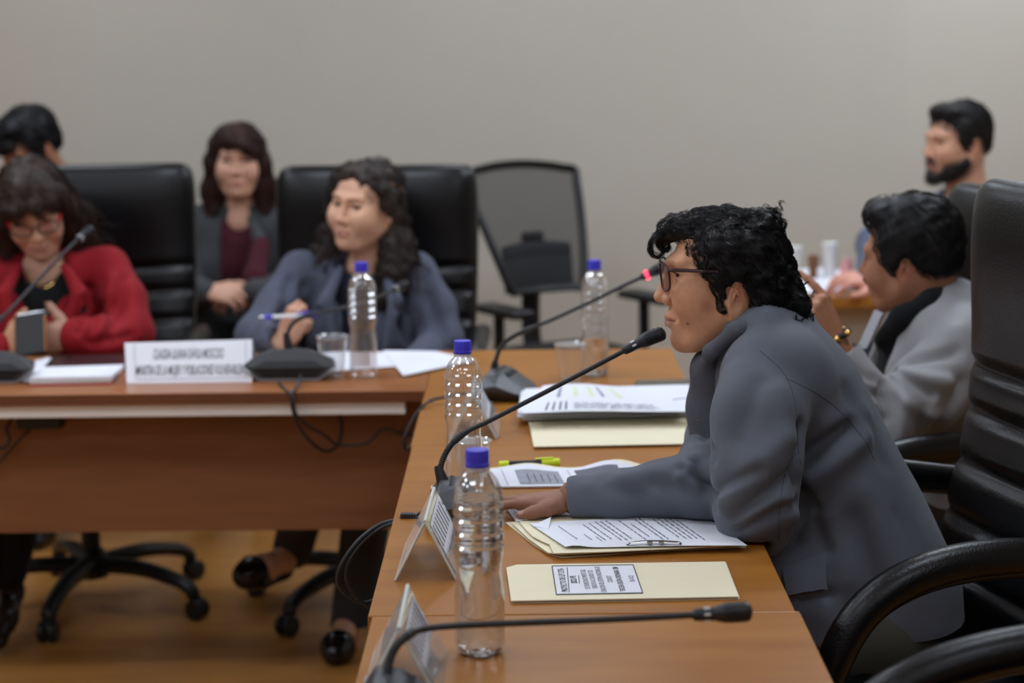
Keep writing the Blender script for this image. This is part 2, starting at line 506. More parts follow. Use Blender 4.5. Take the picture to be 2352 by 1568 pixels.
def star_base(t, r=.33, a0=.3, hub=.10, thick=.03):
    b = MB(); b.lathe([(.03, .075), (.045, .08), (.05, .12), (.036, .15), (.034, .155)], 20); b.build('base_hub', M['black_plastic'], t)
    b = MB(); b.lathe([(.026, .14), (.026, .40), (.032, .40), (.032, .43)], 16); b.build('gas_cylinder', M['dark_metal'], t)
    for k in range(5):
        a = a0 + 2 * PI * k / 5
        d = Vector((math.cos(a), math.sin(a), 0))
        pts = smooth_path([d * .03 + Vector((0, 0, .115)), d * (r * .5) + Vector((0, 0, .118)), d * (r * .85) + Vector((0, 0, .098)), d * (r * .99) + Vector((0, 0, .075)), d * r + Vector((0, 0, .055))], 6)
        b = MB(); b.tube(pts, [.030, .027, .023, .021, .02], 10, flat=.8); b.build('base_leg', M['black_plastic'], t)
        s = Vector((-d.y, d.x, 0))
        c = empty('caster', (0, 0, 0), parent=t)
        bb = MB()
        for sg in (-1, 1):
            Mw = Matrix.Translation(d * (r + .012) + s * (sg * .014) + Vector((0, 0, .028))) @ s.to_track_quat('Z', 'Y').to_matrix().to_4x4()
            bb.lathe([(.006, -.009), (.024, -.009), (.0278, -.005), (.0278, .005), (.024, .009), (.006, .009)], 18, Mw)
        bb.build('wheel', M['black_plastic'], c)
        bb = MB(); bb.tube([d * (r + .002) + Vector((0, 0, .056)), d * (r + .012) + Vector((0, 0, .03))], [.012, .016], 8); bb.build('fork', M['black_plastic'], c)

def exec_chair(name, label, loc, rz, top=1.17, W=.28, arm=True, base=True, a0=.3, group='high-backed black leather office chairs', lean=.16, armpath=None, arm_mat='leather'):
    t = empty(name, loc, rz)
    tag(t, label, 'chair', group)
    z0 = .46
    def path(v):
        y = .235 + lean * v + .03 * math.sin(v * PI * 1.2) - .02 * math.exp(-((v - .25) / .18) ** 2)
        z = z0 + (top - z0) * v
        return (y, z, -math.cos(.18), math.sin(.18))
    bk = cushion('backrest', M['leather'], t, path, W, .062, m=110, n=56, ribs=(.16, .27, .38, .49, .585), rib_depth=.02, rib_w=.012, wrap=.025,
            pad=((.84, .15, .018),), taper=lambda v: .93 + .07 * math.sin(min(1, v * 1.2) * PI / 2), corner=13, sq=4.5)
    def spath(v): return (-.25 + .52 * v, .455 - .015 * v + .012 * math.cos(v * PI), 0, 1)
    cushion('seat', M['leather'], t, spath, W * .95, .06, ribs=(.3, .62), rib_depth=.012, rib_w=.015, corner=7)
    b = MB(); b.box((-.12, -.12, .385), (.12, .14, .41)); b.build('seat_plate', M['dark_metal'], t, smooth=False, bev=.006)
    b = MB(); b.tube(smooth_path([(0, .08, .40), (0, .24, .40), (0, .31, .46), (0, .34, .62)], 5), .03, 10, flat=.4); b.build('back_bracket', M['black_plastic'], t)
    if arm:
        ap = armpath or [(-.05, .40), (-.17, .43), (-.245, .52), (-.235, .62), (-.17, .685), (-.06, .715), (.10, .715), (.27, .70)]
        for sg in (-1, 1):
            xs = sg * (W + .015)
            pts = smooth_path([(xs if i > 0 else sg * .2, y, z) for i, (y, z) in enumerate(ap)], 7)
            b = MB(); b.tube(pts, [.020, .022, .024, .026, .026, .025], 14, flat=.8, up=(1, 0, 0))
            ar = b.build('armrest', M['black_plastic'] if arm_mat != 'chrome' else M['rim'], t)
            pp = pts[len(pts) // 3:]
            b = MB(); b.tube([p + Vector((0, .004, .008)) for p in pp], [.016, .027, .028, .028, .02], 14, flat=1.05, up=(1, 0, 0)); b.build('armrest_pad', M['leather'], ar)
            # gathered underside seam of the pad
            b = MB()
            for i, p in enumerate(pp[:-4]):
                q = pp[i + 1] - p
                n_ = Vector((0, -q.z, q.y)).normalized()
                if n_.z > 0: n_ = -n_
                b.ball(p + n_ * .0225, .0045, 6)
            b.build('armrest_gathers', M['leather'], ar)
    if base: star_base(t, a0=a0)
    return t

exec_chair('office_chair', 'high-backed black leather chair behind the woman in red', (-1.19, 5.27, 0), .05, 1.175, a0=-1.75)
exec_chair('office_chair', 'high-backed black leather chair behind the woman in the blue-grey blazer', (-.425, 5.24, 0), -.04, 1.165, a0=-2.15, W=.285)
MAINCH = (.600, 3.15, 0)
exec_chair('office_chair', 'black leather chair with curved padded arms under the woman in grey', MAINCH, -PI / 2 + .25, 1.275, a0=.2, W=.285, lean=.10,
           armpath=[(-.05, .40), (-.14, .41), (-.225, .47), (-.25, .58), (-.195, .69), (-.09, .745), (.06, .755), (.26, .73)])
exec_chair('office_chair', 'black leather chair with steel-edged arm under the man in light grey', (.72, 4.10, 0), -PI / 2 + .30, 1.19, a0=.5, W=.28)
exec_chair('office_chair', 'empty chair at the near end of which only a curved black arm shows', (.68, 2.10, 0), -PI / 2 + .12, 1.2, a0=.5, W=.28,
           armpath=[(-.05, .40), (-.16, .42), (-.27, .5), (-.285, .62), (-.22, .71), (-.10, .76), (.06, .775), (.26, .75)])

# ------------------------------------------------------------------ mesh-backed chair
def mesh_chair(loc, rz):
    t = empty('mesh_office_chair', loc, rz)
    tag(t, 'empty black office chair with see-through mesh back by the wall', 'chair')
    def bp(s, v):      # frame curve, s side -1..1, v height
        hw = .135 + .085 * v ** .8
        z = .70 + .37 * v
        y = .20 + .03 * math.sin(v * 3) + .17 * v * v
        return Vector((s * hw, y - .03 * s * s, z))
    loop = [bp(-1, v / 10) for v in range(11)] + [bp(-1 + 2 * k / 10, 1) + Vector((0, 0, .028 * (1 - (-1 + .2 * k) ** 2))) for k in range(1, 10)] + [bp(1, v / 10) for v in range(10, -1, -1)]
    loop += [bp(1 - 2 * k / 10, 0) for k in range(1, 10)]
    loop.append(loop[0])
    b = MB(); b.tube(smooth_path(loop, 3), .016, 10, flat=.8); b.build('back_frame', M['black_plastic'], t)
    b = MB(); b.sheet(lambda u, v: bp(-1 + 2 * u, v) + Vector((0, .004, .028 * v * (1 - (2 * u - 1) ** 2))), 16, 16)
    mm = bpy.data.materials.new('back_mesh_net'); mm.use_nodes = True
    nt = mm.node_tree; pb = nt.nodes['Principled BSDF']; pb.inputs['Base Color'].default_value = srgb(34, 35, 36); pb.inputs['Roughness'].default_value = .8
    tr = nt.nodes.new('ShaderNodeBsdfTransparent'); mx = nt.nodes.new('ShaderNodeMixShader'); mx.inputs[0].default_value = .68
    nt.links.new(tr.outputs[0], mx.inputs[1]); nt.links.new(pb.outputs[0], mx.inputs[2]); nt.links.new(mx.outputs[0], nt.nodes['Material Output'].inputs[0])
    b.build('back_mesh', mm, t)
    # lumbar support and spine
    b = MB(); b.sheet(lambda u, v: (-.13 + .26 * u, .245 + .02 * v - .02 * (2 * u - 1) ** 2, .69 + .15 * v + .012 * math.cos((u - .5) * PI)), 10, 4); lb = b.build('lumbar_support', M['soft_black'], t)
    s = lb.modifiers.new('th', 'SOLIDIFY'); s.thickness = .02
    b = MB(); b.box((-.04, .25, .76), (.04, .275, .885)); b.build('lumbar_knob', M['black_plastic'], t, bev=.01, smooth=False)
    b = MB(); b.tube(smooth_path([(0, .06, .42), (0, .22, .44), (0, .275, .55), (0, .27, .78)], 5), .035, 10, flat=.45); b.build('spine', M['black_plastic'], t)
    cushion('seat', M['soft_black'], t, lambda v: (-.25 + .5 * v, .485, 0, 1), .245, .04, corner=6)
    for sg in (-1, 1):
        b = MB(); b.tube(smooth_path([(sg * .2, .02, .43), (sg * .26, .02, .44), (sg * .275, .02, .52), (sg * .275, .02, .66)], 5), .022, 10, flat=.7); a = b.build('armrest', M['black_plastic'], t)
        b = MB(); b.box((sg * .275 - .042, -.13, .66), (sg * .275 + .042, .12, .688)); b.build('armrest_pad', M['black_plastic'], a, bev=.012, seg=3, smooth='auto')
    star_base(t, a0=.9)
    return t
mesh_chair((.165, 6.28, 0), .55)

M['ink_mid'] = mat('printed_text_grey', srgb(112, 114, 126), .75)
# ------------------------------------------------------------------ lettering
def lettering(name, text, size, mt, parent, origin, right, up, align='CENTER', xs=1.0, lift=.0003, bold=0.0):
    """flat printed words as a mesh; origin is the middle of the line on the surface."""
    cu = bpy.data.curves.new(name, 'FONT')
    cu.body = text; cu.size = size; cu.align_x = align; cu.align_y = 'CENTER'; cu.offset = bold; cu.resolution_u = 3
    tmp = bpy.data.objects.new(name, cu); COL.objects.link(tmp)
    dg = bpy.context.evaluated_depsgraph_get()
    me = bpy.data.meshes.new_from_object(tmp.evaluated_get(dg))
    bpy.data.objects.remove(tmp); bpy.data.curves.remove(cu)
    r = Vector(right).normalized(); u = Vector(up); u = (u - r * u.dot(r)).normalized(); n = r.cross(u)
    o = Vector(origin) + n * lift
    Mx = Matrix(((r.x * xs, u.x, n.x, o.x), (r.y * xs, u.y, n.y, o.y), (r.z * xs, u.z, n.z, o.z), (0, 0, 0, 1)))
    me.transform(Mx)
    return link(name, me, mt, parent, smooth=False)

def bil(c, u, v):
    """corners c = (far left, far right, near right, near left)"""
    a = c[0].lerp(c[1], u); b = c[3].lerp(c[2], u)
    return b.lerp(a, v)

def leaf(name, mt, corners, parent=None, th=.0012, wave=None, nu=14, nv=6, z=None):
    c = [Vector(p) for p in corners]
    def fn(u, v):
        p = bil(c, u, v)
        if wave: p = p + Vector((0, 0, wave(u, v)))
        return p
    b = MB(); b.sheet(fn, nu, nv, th)
    return b.build(name, mt, parent)

def printed_lines(name, c, rows, mt, parent, wave=None, lift=.0012):
    """rows of short printed dashes; each row (u0, u1, v) runs along v or u: (u0, v0, u1, v1, width)"""
    b = MB()
    for (u0, v0, u1, v1, w, words) in rows:
        t = 0.0
        rnd = random.Random(int(u0 * 1e4 + v0 * 313))
        while t < 1:
            L = rnd.uniform(.06, .16)
            t1 = min(1, t + L)
            ps = []
            for s_, q in ((-1, t), (1, t), (1, t1), (-1, t1)):
                u = u0 + (u1 - u0) * q; v = v0 + (v1 - v0) * q
                du, dv = (w * s_, 0) if abs(v1 - v0) > abs(u1 - u0) else (0, w * s_)
                p = bil(c, u + du, v + dv)
                if wave: p = p + Vector((0, 0, wave(u + du, v + dv)))
                ps.append(p + Vector((0, 0, lift)))
            b.add(ps, [(0, 1, 2, 3)])
            t = t1 + rnd.uniform(.02, .045)
    o = b.build(name, mt, parent, smooth=False)
    o['kind'] = 'stuff'
    return o

# ------------------------------------------------------------------ bottles and cups
def bottle_profile():
    R = .0327
    pr = [(.012, .003), (.024, .0005), (.0295, .004), (.0322, .012), (R, .022), (R, .060), (.0322, .078), (.0300, .096), (.0288, .108), (.0292, .118), (.0312, .127), (.0325, .133)]
    z = .133
    for k in range(4):
        pr += [(R, z + .002), (R, z + .0095), (R - .0024, z + .0125), (R - .0024, z + .0145), (R, z + .0175)]
        z += .0175
    pr += [(.0322, z + .006), (.0300, z + .016), (.0255, z + .026), (.0192, z + .0335), (.0142, z + .0375), (.0128, z + .040), (.0128, z + .0445)]
    return pr
BP = bottle_profile()
def bottle(loc, label, rot=0.0, water=0.0, paper_label=False):
    t = empty('water_bottle', loc, rot)
    tag(t, label, 'bottle', 'plastic water bottles with blue caps')
    def wob(a, i):
        if i <= 3: return 1 - (.16 if i < 3 else .05) * max(0, math.cos(5 * a)) ** 2 * (1 if i > 0 else .3)
        if i > len(BP) - 8 and i < len(BP) - 3: return 1 - .018 * (1 - abs(math.cos(5 * a)))
        return 1
    b = MB(); b.lathe(BP, 60, wob=wob); b.build('bottle_body', M['pet'], t)
    zt = BP[-1][1]
    b = MB(); b.lathe([(.0130, zt - .006), (.0158, zt - .006), (.0158, zt - .002), (.0142, zt - .0015)], 28); b.build('neck_ring', M['pet'], t)
    b = MB(); b.lathe([(.0152, zt - .0015), (.0158, zt), (.0156, zt + .003), (.0150, zt + .0035), (.0151, zt + .018), (.0143, zt + .0205), (.001, zt + .021)], 48,
                      wob=lambda a, i: 1 + (.012 * (1 if math.cos(24 * a) > 0 else -1) if i in (3, 4) else 0)); b.build('cap', M['blue_cap'], t)
    if water:
        pr = [(r - .0016, max(z, .003)) for r, z in BP if z < water] 
        rl = np.interp(water, [z for r, z in BP], [r for r, z in BP]) - .0016
        pr = [(.001, .003)] + pr[1:] + [(rl, water), (.001, water)]
        b = MB(); b.lathe(pr, 60, wob=lambda a, i: wob(a, i) if i <= 3 else 1); b.build('water', M['water'], t)
    if paper_label:
        b = MB()
        b.sheet(lambda u, v: (.0333 * math.cos(-2.6 + 1.5 * u), .0333 * math.sin(-2.6 + 1.5 * u), .030 + .034 * v), 16, 2); b.build('torn_label', M['paper'], t)
    return t
def tp(px, py, z=TOP):
    p = Z(px, py, z); return (p.x, p.y, z)
bottle(tp(1103, 1497), 'water bottle nearest the camera, blurred and full, in front of the cream folder', .4, water=.205)
bottle(tp(1068, 1132), 'empty water bottle with blue cap beside the plastic cup and main microphone', .2)
bottle(tp(836, 866), 'water bottle with white torn label standing on the head table', .1, paper_label=True)
bottle(tp(1367, 862), 'half-empty water bottle beyond the paper pile with highlighted lines', .3, water=.09)

def cup(loc, label, h=.082, r1=.036, r0=.0235):
    t = empty('plastic_cup', loc)
    tag(t, label, 'cup', 'clear disposable plastic cups')
    pr = [(.001, .004), (r0 - .003, .004), (r0 - .001, 0), (r0, .002)]
    n = 9
    for k in range(n):
        f = (k + 1) / (n + 1)
        z = .004 + (h - .012) * f
        r = r0 + (r1 - r0) * f
        pr += [(r - .0004, z - .002), (r + .0004, z)]
    pr += [(r1, h - .004)]
    b = MB(); b.lathe(pr, 40); b.build('cup_wall', M['cup'], t)
    b = MB(); b.lathe([(r1 - .0005, h - .004), (r1 + .0022, h - .003), (r1 + .0026, h - .001), (r1 + .001, h), (r1 - .0008, h - .002)], 40); b.build('rim', M['cup'], t)
    return t
cup(tp(1086, 1108), 'clear ribbed plastic cup behind the empty bottle near the main microphone', h=.078, r1=.033)
cup(tp(766, 862), 'clear plastic cup beside the bottle on the head table', h=.094)
cup(tp(1312, 874), 'clear plastic cup beside the bottle beyond the paper pile', h=.086)

# ------------------------------------------------------------------ gooseneck microphones
def cable(name, pts, r, label, group='microphone cables', n=8, mt=None):
    b = MB(); b.tube(smooth_path(pts, 8), r, n)
    o = b.build(name, mt or M['mic_black'], None)
    tag(o, label, 'cable', group)
    return o

def mic(label, base, heading, path, led=None, head_len=.07, scale=1.0, flex=.28, base_show=True):
    """base: foot point on the table, heading: angle of the side the talker is on; path: world points from boot to the tip of the head."""
    t = empty('gooseneck_microphone', base, heading)     # local x = towards talker
    tag(t, label, 'microphone', 'gooseneck conference microphones')
    inv = (Matrix.Translation(base) @ Matrix.Rotation(heading, 4, 'Z')).inverted()
    L = lambda p: inv @ Vector(p)
    s = scale
    rear = [(.000, -.062, 0), (.000, .062, 0), (.004, -.098, .030), (.004, .098, .030), (.016, -.066, .055), (.016, .066, .055), (.020, -.03, .064), (.020, .03, .064), (.022, 0, .066)]
    front = [(.105, -.06, .0), (.105, .06, 0), (.114, -.045, .010), (.114, .045, .010), (.09, -.078, .020), (.09, .078, .020), (.048, -.09, .038), (.048, .09, .038), (.065, 0, .050), (.048, -.04, .060), (.048, .04, .060)]
    b = MB(); b.hull([Vector(p) * s for p in rear + front]); bs = b.build('base', M['mic_grey'], t, smooth=False, bev=.004, seg=3)
    hexa = [Vector(p) * s for p in ((.000, -.062, .003), (.003, -.097, .030), (.013, -.066, .055), (.019, 0, .067), (.013, .066, .055), (.003, .097, .030), (.000, .062, .003), (.000, -.062, .003))]
    b = MB(); b.tube(hexa[:2] , .0026, 6); b.tube(hexa[5:7], .0026, 6); b.tube([hexa[6], hexa[0]], .0026, 6); b.build('base_rim', M['rim'], bs)
    b = MB(); b.hull([Vector(p) * s for p in ((-.001, -.052, .009), (-.001, .052, .009), (.000, -.076, .028), (.000, .076, .028), (.006, -.05, .042), (.006, .05, .042), (.03, 0, .03))]); b.build('connector_recess', M['black_plastic'], bs, smooth=False)
    # speaker grille ribs on the top
    for k in range(12):
        y = -.033 + k * .006
        b = MB(); b.tube([(.036 * s, y * s, .0625 * s), (.066 * s, y * s, .0505 * s)], .0016, 5); b.build('grille_bar', M['mic_black'], bs)
    pts = [L(p) for p in path]
    p0 = pts[0]
    b = MB()
    bdir = (pts[1] - pts[0]).normalized()
    bp = [p0 - bdir * .008, p0, p0 + bdir * .012, p0 + bdir * .035, p0 + bdir * .04]
    b.tube(bp, [.0115, .0115, .0105, .0072, .006], 14); b.build('boot', M['mic_black'], t)
    b = MB(); b.tube([p0 - bdir * .02, p0 - bdir * .004], .0135, 14); b.build('socket', M['mic_grey'], t)
    sp = smooth_path(pts, 14)
    n = len(sp)
    cum = [0.0]
    for a, c in zip(sp, sp[1:]): cum.append(cum[-1] + (c - a).length)
    tot = cum[-1]
    neck_end = tot - head_len
    def cut(s0, s1, step):
        out = []; k = max(2, int((s1 - s0) / step))
        for i in range(k + 1):
            d = s0 + (s1 - s0) * i / k
            j = min(n - 2, max(0, int(np.searchsorted(cum, d)) - 1))
            f = (d - cum[j]) / max(1e-9, cum[j + 1] - cum[j])
            out.append(sp[j].lerp(sp[j + 1], min(1, f)))
        return out
    fl = flex * tot
    seg = cut(.02, fl, .0016)
    b = MB(); b.tube(seg, [.0047 + (.0007 if i % 2 else -.0003) for i in range(len(seg))], 12); b.build('flexible_neck', M['mic_black'], t)
    seg = cut(fl - .004, neck_end + .004, .01)
    b = MB(); b.tube(seg, .0042, 12); b.build('stem', M['mic_black'], t)
    b = MB(); b.tube(cut(fl - .012, fl + .018, .006), [.0056, .0062, .006, .005], 12); b.build('ferrule', M['mic_black'], t)
    hd = cut(neck_end, tot, .003)
    rr = np.interp(np.linspace(0, 1, len(hd)), [0, .04, .12, .36, .52, .62, .9, .97, 1.0], [.0045, .0072, .0078, .0082, .0115, .0122, .0122, .010, .004])
    b = MB(); b.tube(hd, list(rr), 18); h = b.build('microphone_head', M['mic_black'], t)
    # slotted grille rings on the capsule
    for i in range(9):
        f = .55 + .042 * i
        j = int(f * (len(hd) - 1))
        q = hd[j]; d = (hd[min(j + 1, len(hd) - 1)] - hd[j - 1]).normalized()
        up = Vector((0, 0, 1)); up = (up - d * up.dot(d)).normalized(); sd = d.cross(up)
        rad = float(np.interp(f, [.52, .62, .9], [.0115, .0124, .0124]))
        arc = [q + (up * math.cos(a) + sd * math.sin(a)) * rad for a in np.linspace(-.75, .75, 7)]
        b = MB(); b.tube(arc, .0009, 5); b.build('grille_slot', M['black_plastic'], h)
        arc = [q + (up * math.cos(a) + sd * math.sin(a)) * rad for a in np.linspace(1.1, 2.0, 5)] if True else arc
        b = MB(); b.tube(arc, .0009, 5); b.build('grille_slot', M['black_plastic'], h)
        arc = [q + (up * math.cos(a) + sd * math.sin(a)) * rad for a in np.linspace(-2.0, -1.1, 5)]
        b = MB(); b.tube(arc, .0009, 5); b.build('grille_slot', M['black_plastic'], h)
    # indicator windows round the collar
    j = int(.27 * (len(hd) - 1)); q = hd[j]; d = (hd[j + 1] - hd[j - 1]).normalized()
    up = Vector((0, 0, 1)); up = (up - d * up.dot(d)).normalized(); sd = d.cross(up)
    for a in (.35, 1.35, 2.6, -.65, -1.65, -2.6):
        o_ = q + (up * math.cos(a) + sd * math.sin(a)) * .0079
        b = MB(); b.tube([o_ - d * .0035, o_ + d * .0035], .0017 if led is None else .0026, 8); b.build('indicator_light', M['led_red'] if led else M['led_off'], t)
    return t

# main microphone (in focus)
mb = Vector(tp(1012, 1196)); Ym = mb.y + .02
MAIN_Y = 3.285
mic('black gooseneck microphone pointing at the mouth of the woman in grey', (P(985, 1200, 3.20).x, 3.20, TOP), 0.0,
    [P(1022, 1122, 3.202), P(1012, 1090, 3.205), P(1016, 1058, 3.21), P(1036, 1022, 3.22), P(1070, 992, 3.225), P(1120, 968, 3.23), P(1220, 917, 3.24), P(1330, 860, 3.25), P(1440, 802, 3.26), P(1484, 780, 3.265), P(1528, 763, 3.27)], head_len=.078, flex=.20)
# second microphone with the red light
m2 = Vector(tp(1112, 928))
mic('gooseneck microphone with glowing red light on the far table', (m2.x, m2.y + .10, TOP), -.25,
    [P(1133, 868, 4.285), P(1136, 842, 4.28), P(1146, 805, 4.28), P(1165, 782, 4.28), P(1200, 762, 4.28), P(1270, 733, 4.28), P(1350, 696, 4.28), P(1430, 657, 4.28), P(1490, 629, 4.28), P(1530, 609, 4.28)], led=True, head_len=.062, flex=.3)
# nearest microphone
mic('blurred gooseneck microphone lying low across the nearest bare table', (P(885, 1640, 2.22).x - .03, 2.20, TOP), .0,
    [P(886, 1625, 2.20), P(887, 1560, 2.21), P(900, 1502, 2.23), P(928, 1465, 2.25), P(970, 1445, 2.30), P(1040, 1437, 2.30), P(1200, 1430, 2.30), P(1400, 1422, 2.30), P(1590, 1412, 2.30), P(1660, 1408, 2.30), P(1728, 1404, 2.30)], head_len=.072, flex=.2)
# centre microphone on the head table
m4 = Z(664, 876)
mic('gooseneck microphone on the head table between name sign and bottle', (m4.x, m4.y + .0, TOP), PI / 2,
    [P(664, 802, 4.53), P(660, 782, 4.53), P(664, 755, 4.54), P(682, 735, 4.56), P(720, 720, 4.59), P(780, 708, 4.63), P(850, 690, 4.69), P(895, 670, 4.73), P(935, 652, 4.77)], head_len=.05, flex=.3, scale=1.12)
m5 = Z(-30, 882)
mic('gooseneck microphone at the left end in front of the woman in red', (m5.x, m5.y, TOP), PI / 2,
    [P(-55, 800, 4.53), P(-50, 785, 4.53), P(-40, 770, 4.54), P(-20, 752, 4.56), P(20, 715, 4.60), P(90, 640, 4.70), P(150, 578, 4.78), P(180, 550, 4.82), P(212, 524, 4.86)], head_len=.06, flex=.2, scale=1.12)

# cables
def zt(px, py, dz=.006): 
    p = Z(px, py, TOP + dz); return p
cable('microphone_cable', [(-.138, 3.20, TOP + .03), P(945, 1190, 3.20), P(915, 1193, 3.20), P(868, 1207, 3.20), P(820, 1245, 3.19), P(785, 1295, 3.18), P(776, 1335, 3.18), P(800, 1368, 3.19), P(850, 1382, 3.2), (-.20, 3.25, .64), (-.14, 3.27, .66)], .0036, 'looping dark cable hanging off the table edge behind the acrylic sign')
cable('microphone_cable', [(-.138, 3.195, TOP + .024), P(945, 1195, 3.195), P(915, 1199, 3.195), P(872, 1214, 3.195), P(828, 1250, 3.19), P(797, 1300, 3.18), P(800, 1345, 3.18), P(835, 1385, 3.19), P(870, 1392, 3.2), (-.19, 3.25, .63)], .0028, 'thinner dark cable looping beside the table edge behind the acrylic sign')
b = MB(); b.box((-.012, -.007, -.006), (.012, .007, .008)); pg = b.build('cable_plug', M['mic_grey'], None, bev=.002, smooth=False)
pg.location = P(936, 1189, 3.20); tag(pg, 'ribbed grey plug of the microphone cable at the table edge', 'plug')
for k in range(5):
    b = MB(); b.box((-.009 + k * .004, -.0078, -.004), (-.0075 + k * .004, .0078, .0086)); b.build('grip_rib', M['mic_black'], pg, smooth=False)
cable('microphone_cable', [(-.07, 4.27, TOP + .02), P(1005, 915, 4.2), P(975, 930, 4.15), P(950, 960, 4.12), P(931, 1000, 4.1), P(928, 1025, 4.1), P(940, 1030, 4.1), P(955, 990, 4.12), P(968, 950, 4.16), P(990, 925, 4.22), (-.1, 4.3, .70)], .0034, 'dark cable loop hanging at the corner between the two tables')
cable('microphone_cable', [P(690, 862, 4.47), P(686, 880, 4.40), P(672, 905, 4.36), P(672, 940, 4.36), P(690, 985, 4.37), P(720, 1020, 4.39), P(748, 1036, 4.41), P(775, 1022, 4.43), P(785, 985, 4.45), P(780, 950, 4.46)], .0036, 'dark cable hanging down the front of the head table in a loop')
cable('microphone_cable', [P(640, 878, 4.46), P(655, 893, 4.38), P(672, 912, 4.355), P(680, 950, 4.355), P(705, 975, 4.37), P(745, 998, 4.39), P(775, 1020, 4.42), P(840, 1018, 4.44), P(880, 985, 4.45), P(925, 995, 4.455), P(960, 1000, 4.46)], .0032, 'dark cable running sideways across the head table front panel')
cable('microphone_cable', [P(30, 958, 4.455), P(15, 985, 4.44), P(22, 1010, 4.43), P(5, 1030, 4.43), P(-25, 1010, 4.44)], .0036, 'short dark cable loop below the connector box')
cable('microphone_cable', [P(70, 985, 4.465), P(40, 1015, 4.46), P(10, 1048, 4.46), P(-30, 1085, 4.465)], .0030, 'thin dark cable slanting down the far left of the front panel')

# ------------------------------------------------------------------ acrylic tent signs
def tent(y0, y1, xm, label, hw=.045, h=.088, paper=True, xm1=None):
    t = empty('acrylic_sign_holder', (xm, y0, TOP))
    tag(t, label, 'sign holder', 'clear acrylic tent sign holders')
    L = y1 - y0
    sk = (xm1 - xm) if xm1 is not None else 0
    for sg in (-1, 1):
        d = Vector((sg * hw, 0, -h)); nrm = Vector((h * sg, 0, hw)).normalized()
        def fn(u, v, off=0):
            return Vector((sk * u, L * u, h)) + d * v + nrm * off
        b = MB()
        vs = []
        for off in (-.0018, .0018):
            for (u, v) in ((0, 0), (1, 0), (1, 1), (0, 1)): vs.append(fn(u, v, off))
        b.add(vs, [(0, 3, 2, 1), (4, 5, 6, 7), (0, 1, 5, 4), (1, 2, 6, 5), (2, 3, 7, 6), (3, 0, 4, 7)])
        p = b.build('panel', M['acrylic'], t, smooth=False)
        b = MB(); b.tube([fn(0, .02), fn(0, .99)], .0021, 8); b.tube([fn(0, .995), fn(1, .995)], .0019, 8); b.build('polished_edge', M['acrylic_edge'], p)
        if sg == 1 and paper:
            c = [fn(.92, .10, .0024), fn(.92, .62, .0024), fn(.08, .62, .0024), fn(.08, .10, .0024)]
            b = MB(); b.add(c, [(0, 1, 2, 3)]); b.build('name_card', M['paper'], p, smooth=False)
            # pocket lip over the lower half
            c = [fn(0, .60, .004), fn(1, .60, .004), fn(1, 1, .004), fn(0, 1, .004)]
            b = MB(); b.add(c + [q + nrm * .0015 for q in c], [(0, 3, 2, 1), (4, 5, 6, 7), (0, 1, 5, 4), (1, 2, 6, 5), (2, 3, 7, 6), (3, 0, 4, 7)]); b.build('pocket', M['acrylic'], p, smooth=False)
            b = MB()
            for k in range(7):
                u0 = .12 + .115 * k
                q = [fn(u0, .16, .0028), fn(u0 + .05, .16, .0028), fn(u0 + .05, .52, .0028), fn(u0, .52, .0028)]
                b.add(q, [(0, 1, 2, 3)])
            pr = b.build('print', M['ink_grey'], p, smooth=False); pr['kind'] = 'stuff'
    b = MB(); b.tube([Vector((0, 0, h)), Vector((sk, L, h))], .003, 10); b.build('ridge', M['acrylic_edge'], t)
    return t
tent(2.822, 3.035, -.149, 'clear acrylic tent sign standing at the table edge beside the main microphone', xm1=-.145)
tent(2.300, 2.487, -.155, 'blurred clear acrylic tent sign nearest the camera behind the black stem')
tent(3.83, 4.03, -.103, 'clear acrylic tent sign half hidden behind the empty water bottle')

# ------------------------------------------------------------------ labelled manila folder
def zz(pts, z): return [Z(px, py, z) for px, py in pts]
def poly_leaf(name, mt, px, z, parent, th=.0014):
    w = zz(px, z)
    b = MB(); n = len(w)
    vs = w + [p - Vector((0, 0, th)) for p in w]
    b.add(vs, [tuple(range(n))] + [tuple(range(2 * n - 1, n - 1, -1))] + [(i, (i + 1) % n, n + (i + 1) % n, n + i) for i in range(n)])
    return b.build(name, mt, parent, smooth=False)
t = empty('manila_folder', (0, 0, 0)); tag(t, 'closed cream folder with white printed label on the near table', 'folder')
c0 = zz([(1164, 1303), (1668, 1292), (1700, 1374), (1176, 1384)], .7515)
leaf('back_cover', M['manila'], c0, t, th=.0012)
poly_leaf('front_cover', M['manila'], [(1163, 1303), (1187, 1296), (1666, 1289), (1697, 1369), (1174, 1379)], .7552, t, th=.0016)
lc = zz([(1268, 1300), (1454, 1297), (1476, 1361.5), (1278, 1365)], .7560)
b = MB(); b.add(lc, [(3, 2, 1, 0)]); lb = b.build('printed_label', M['paper'], t, smooth=False)
def onl(u, v): return bil(lc, u, v)
b = MB()
for (a, c) in (((0, 0), (1, 0)), ((1, 0), (1, 1)), ((1, 1), (0, 1)), ((0, 1), (0, 0))):
    b.tube([onl(*a) + Vector((0, 0, .0003)), onl(*c) + Vector((0, 0, .0003))], .0007, 5)
b.build('label_border', M['ink'], lb, smooth=False)
yv = onl(.5, 1) - onl(.5, 0); xv = onl(0, .5) - onl(1, .5)
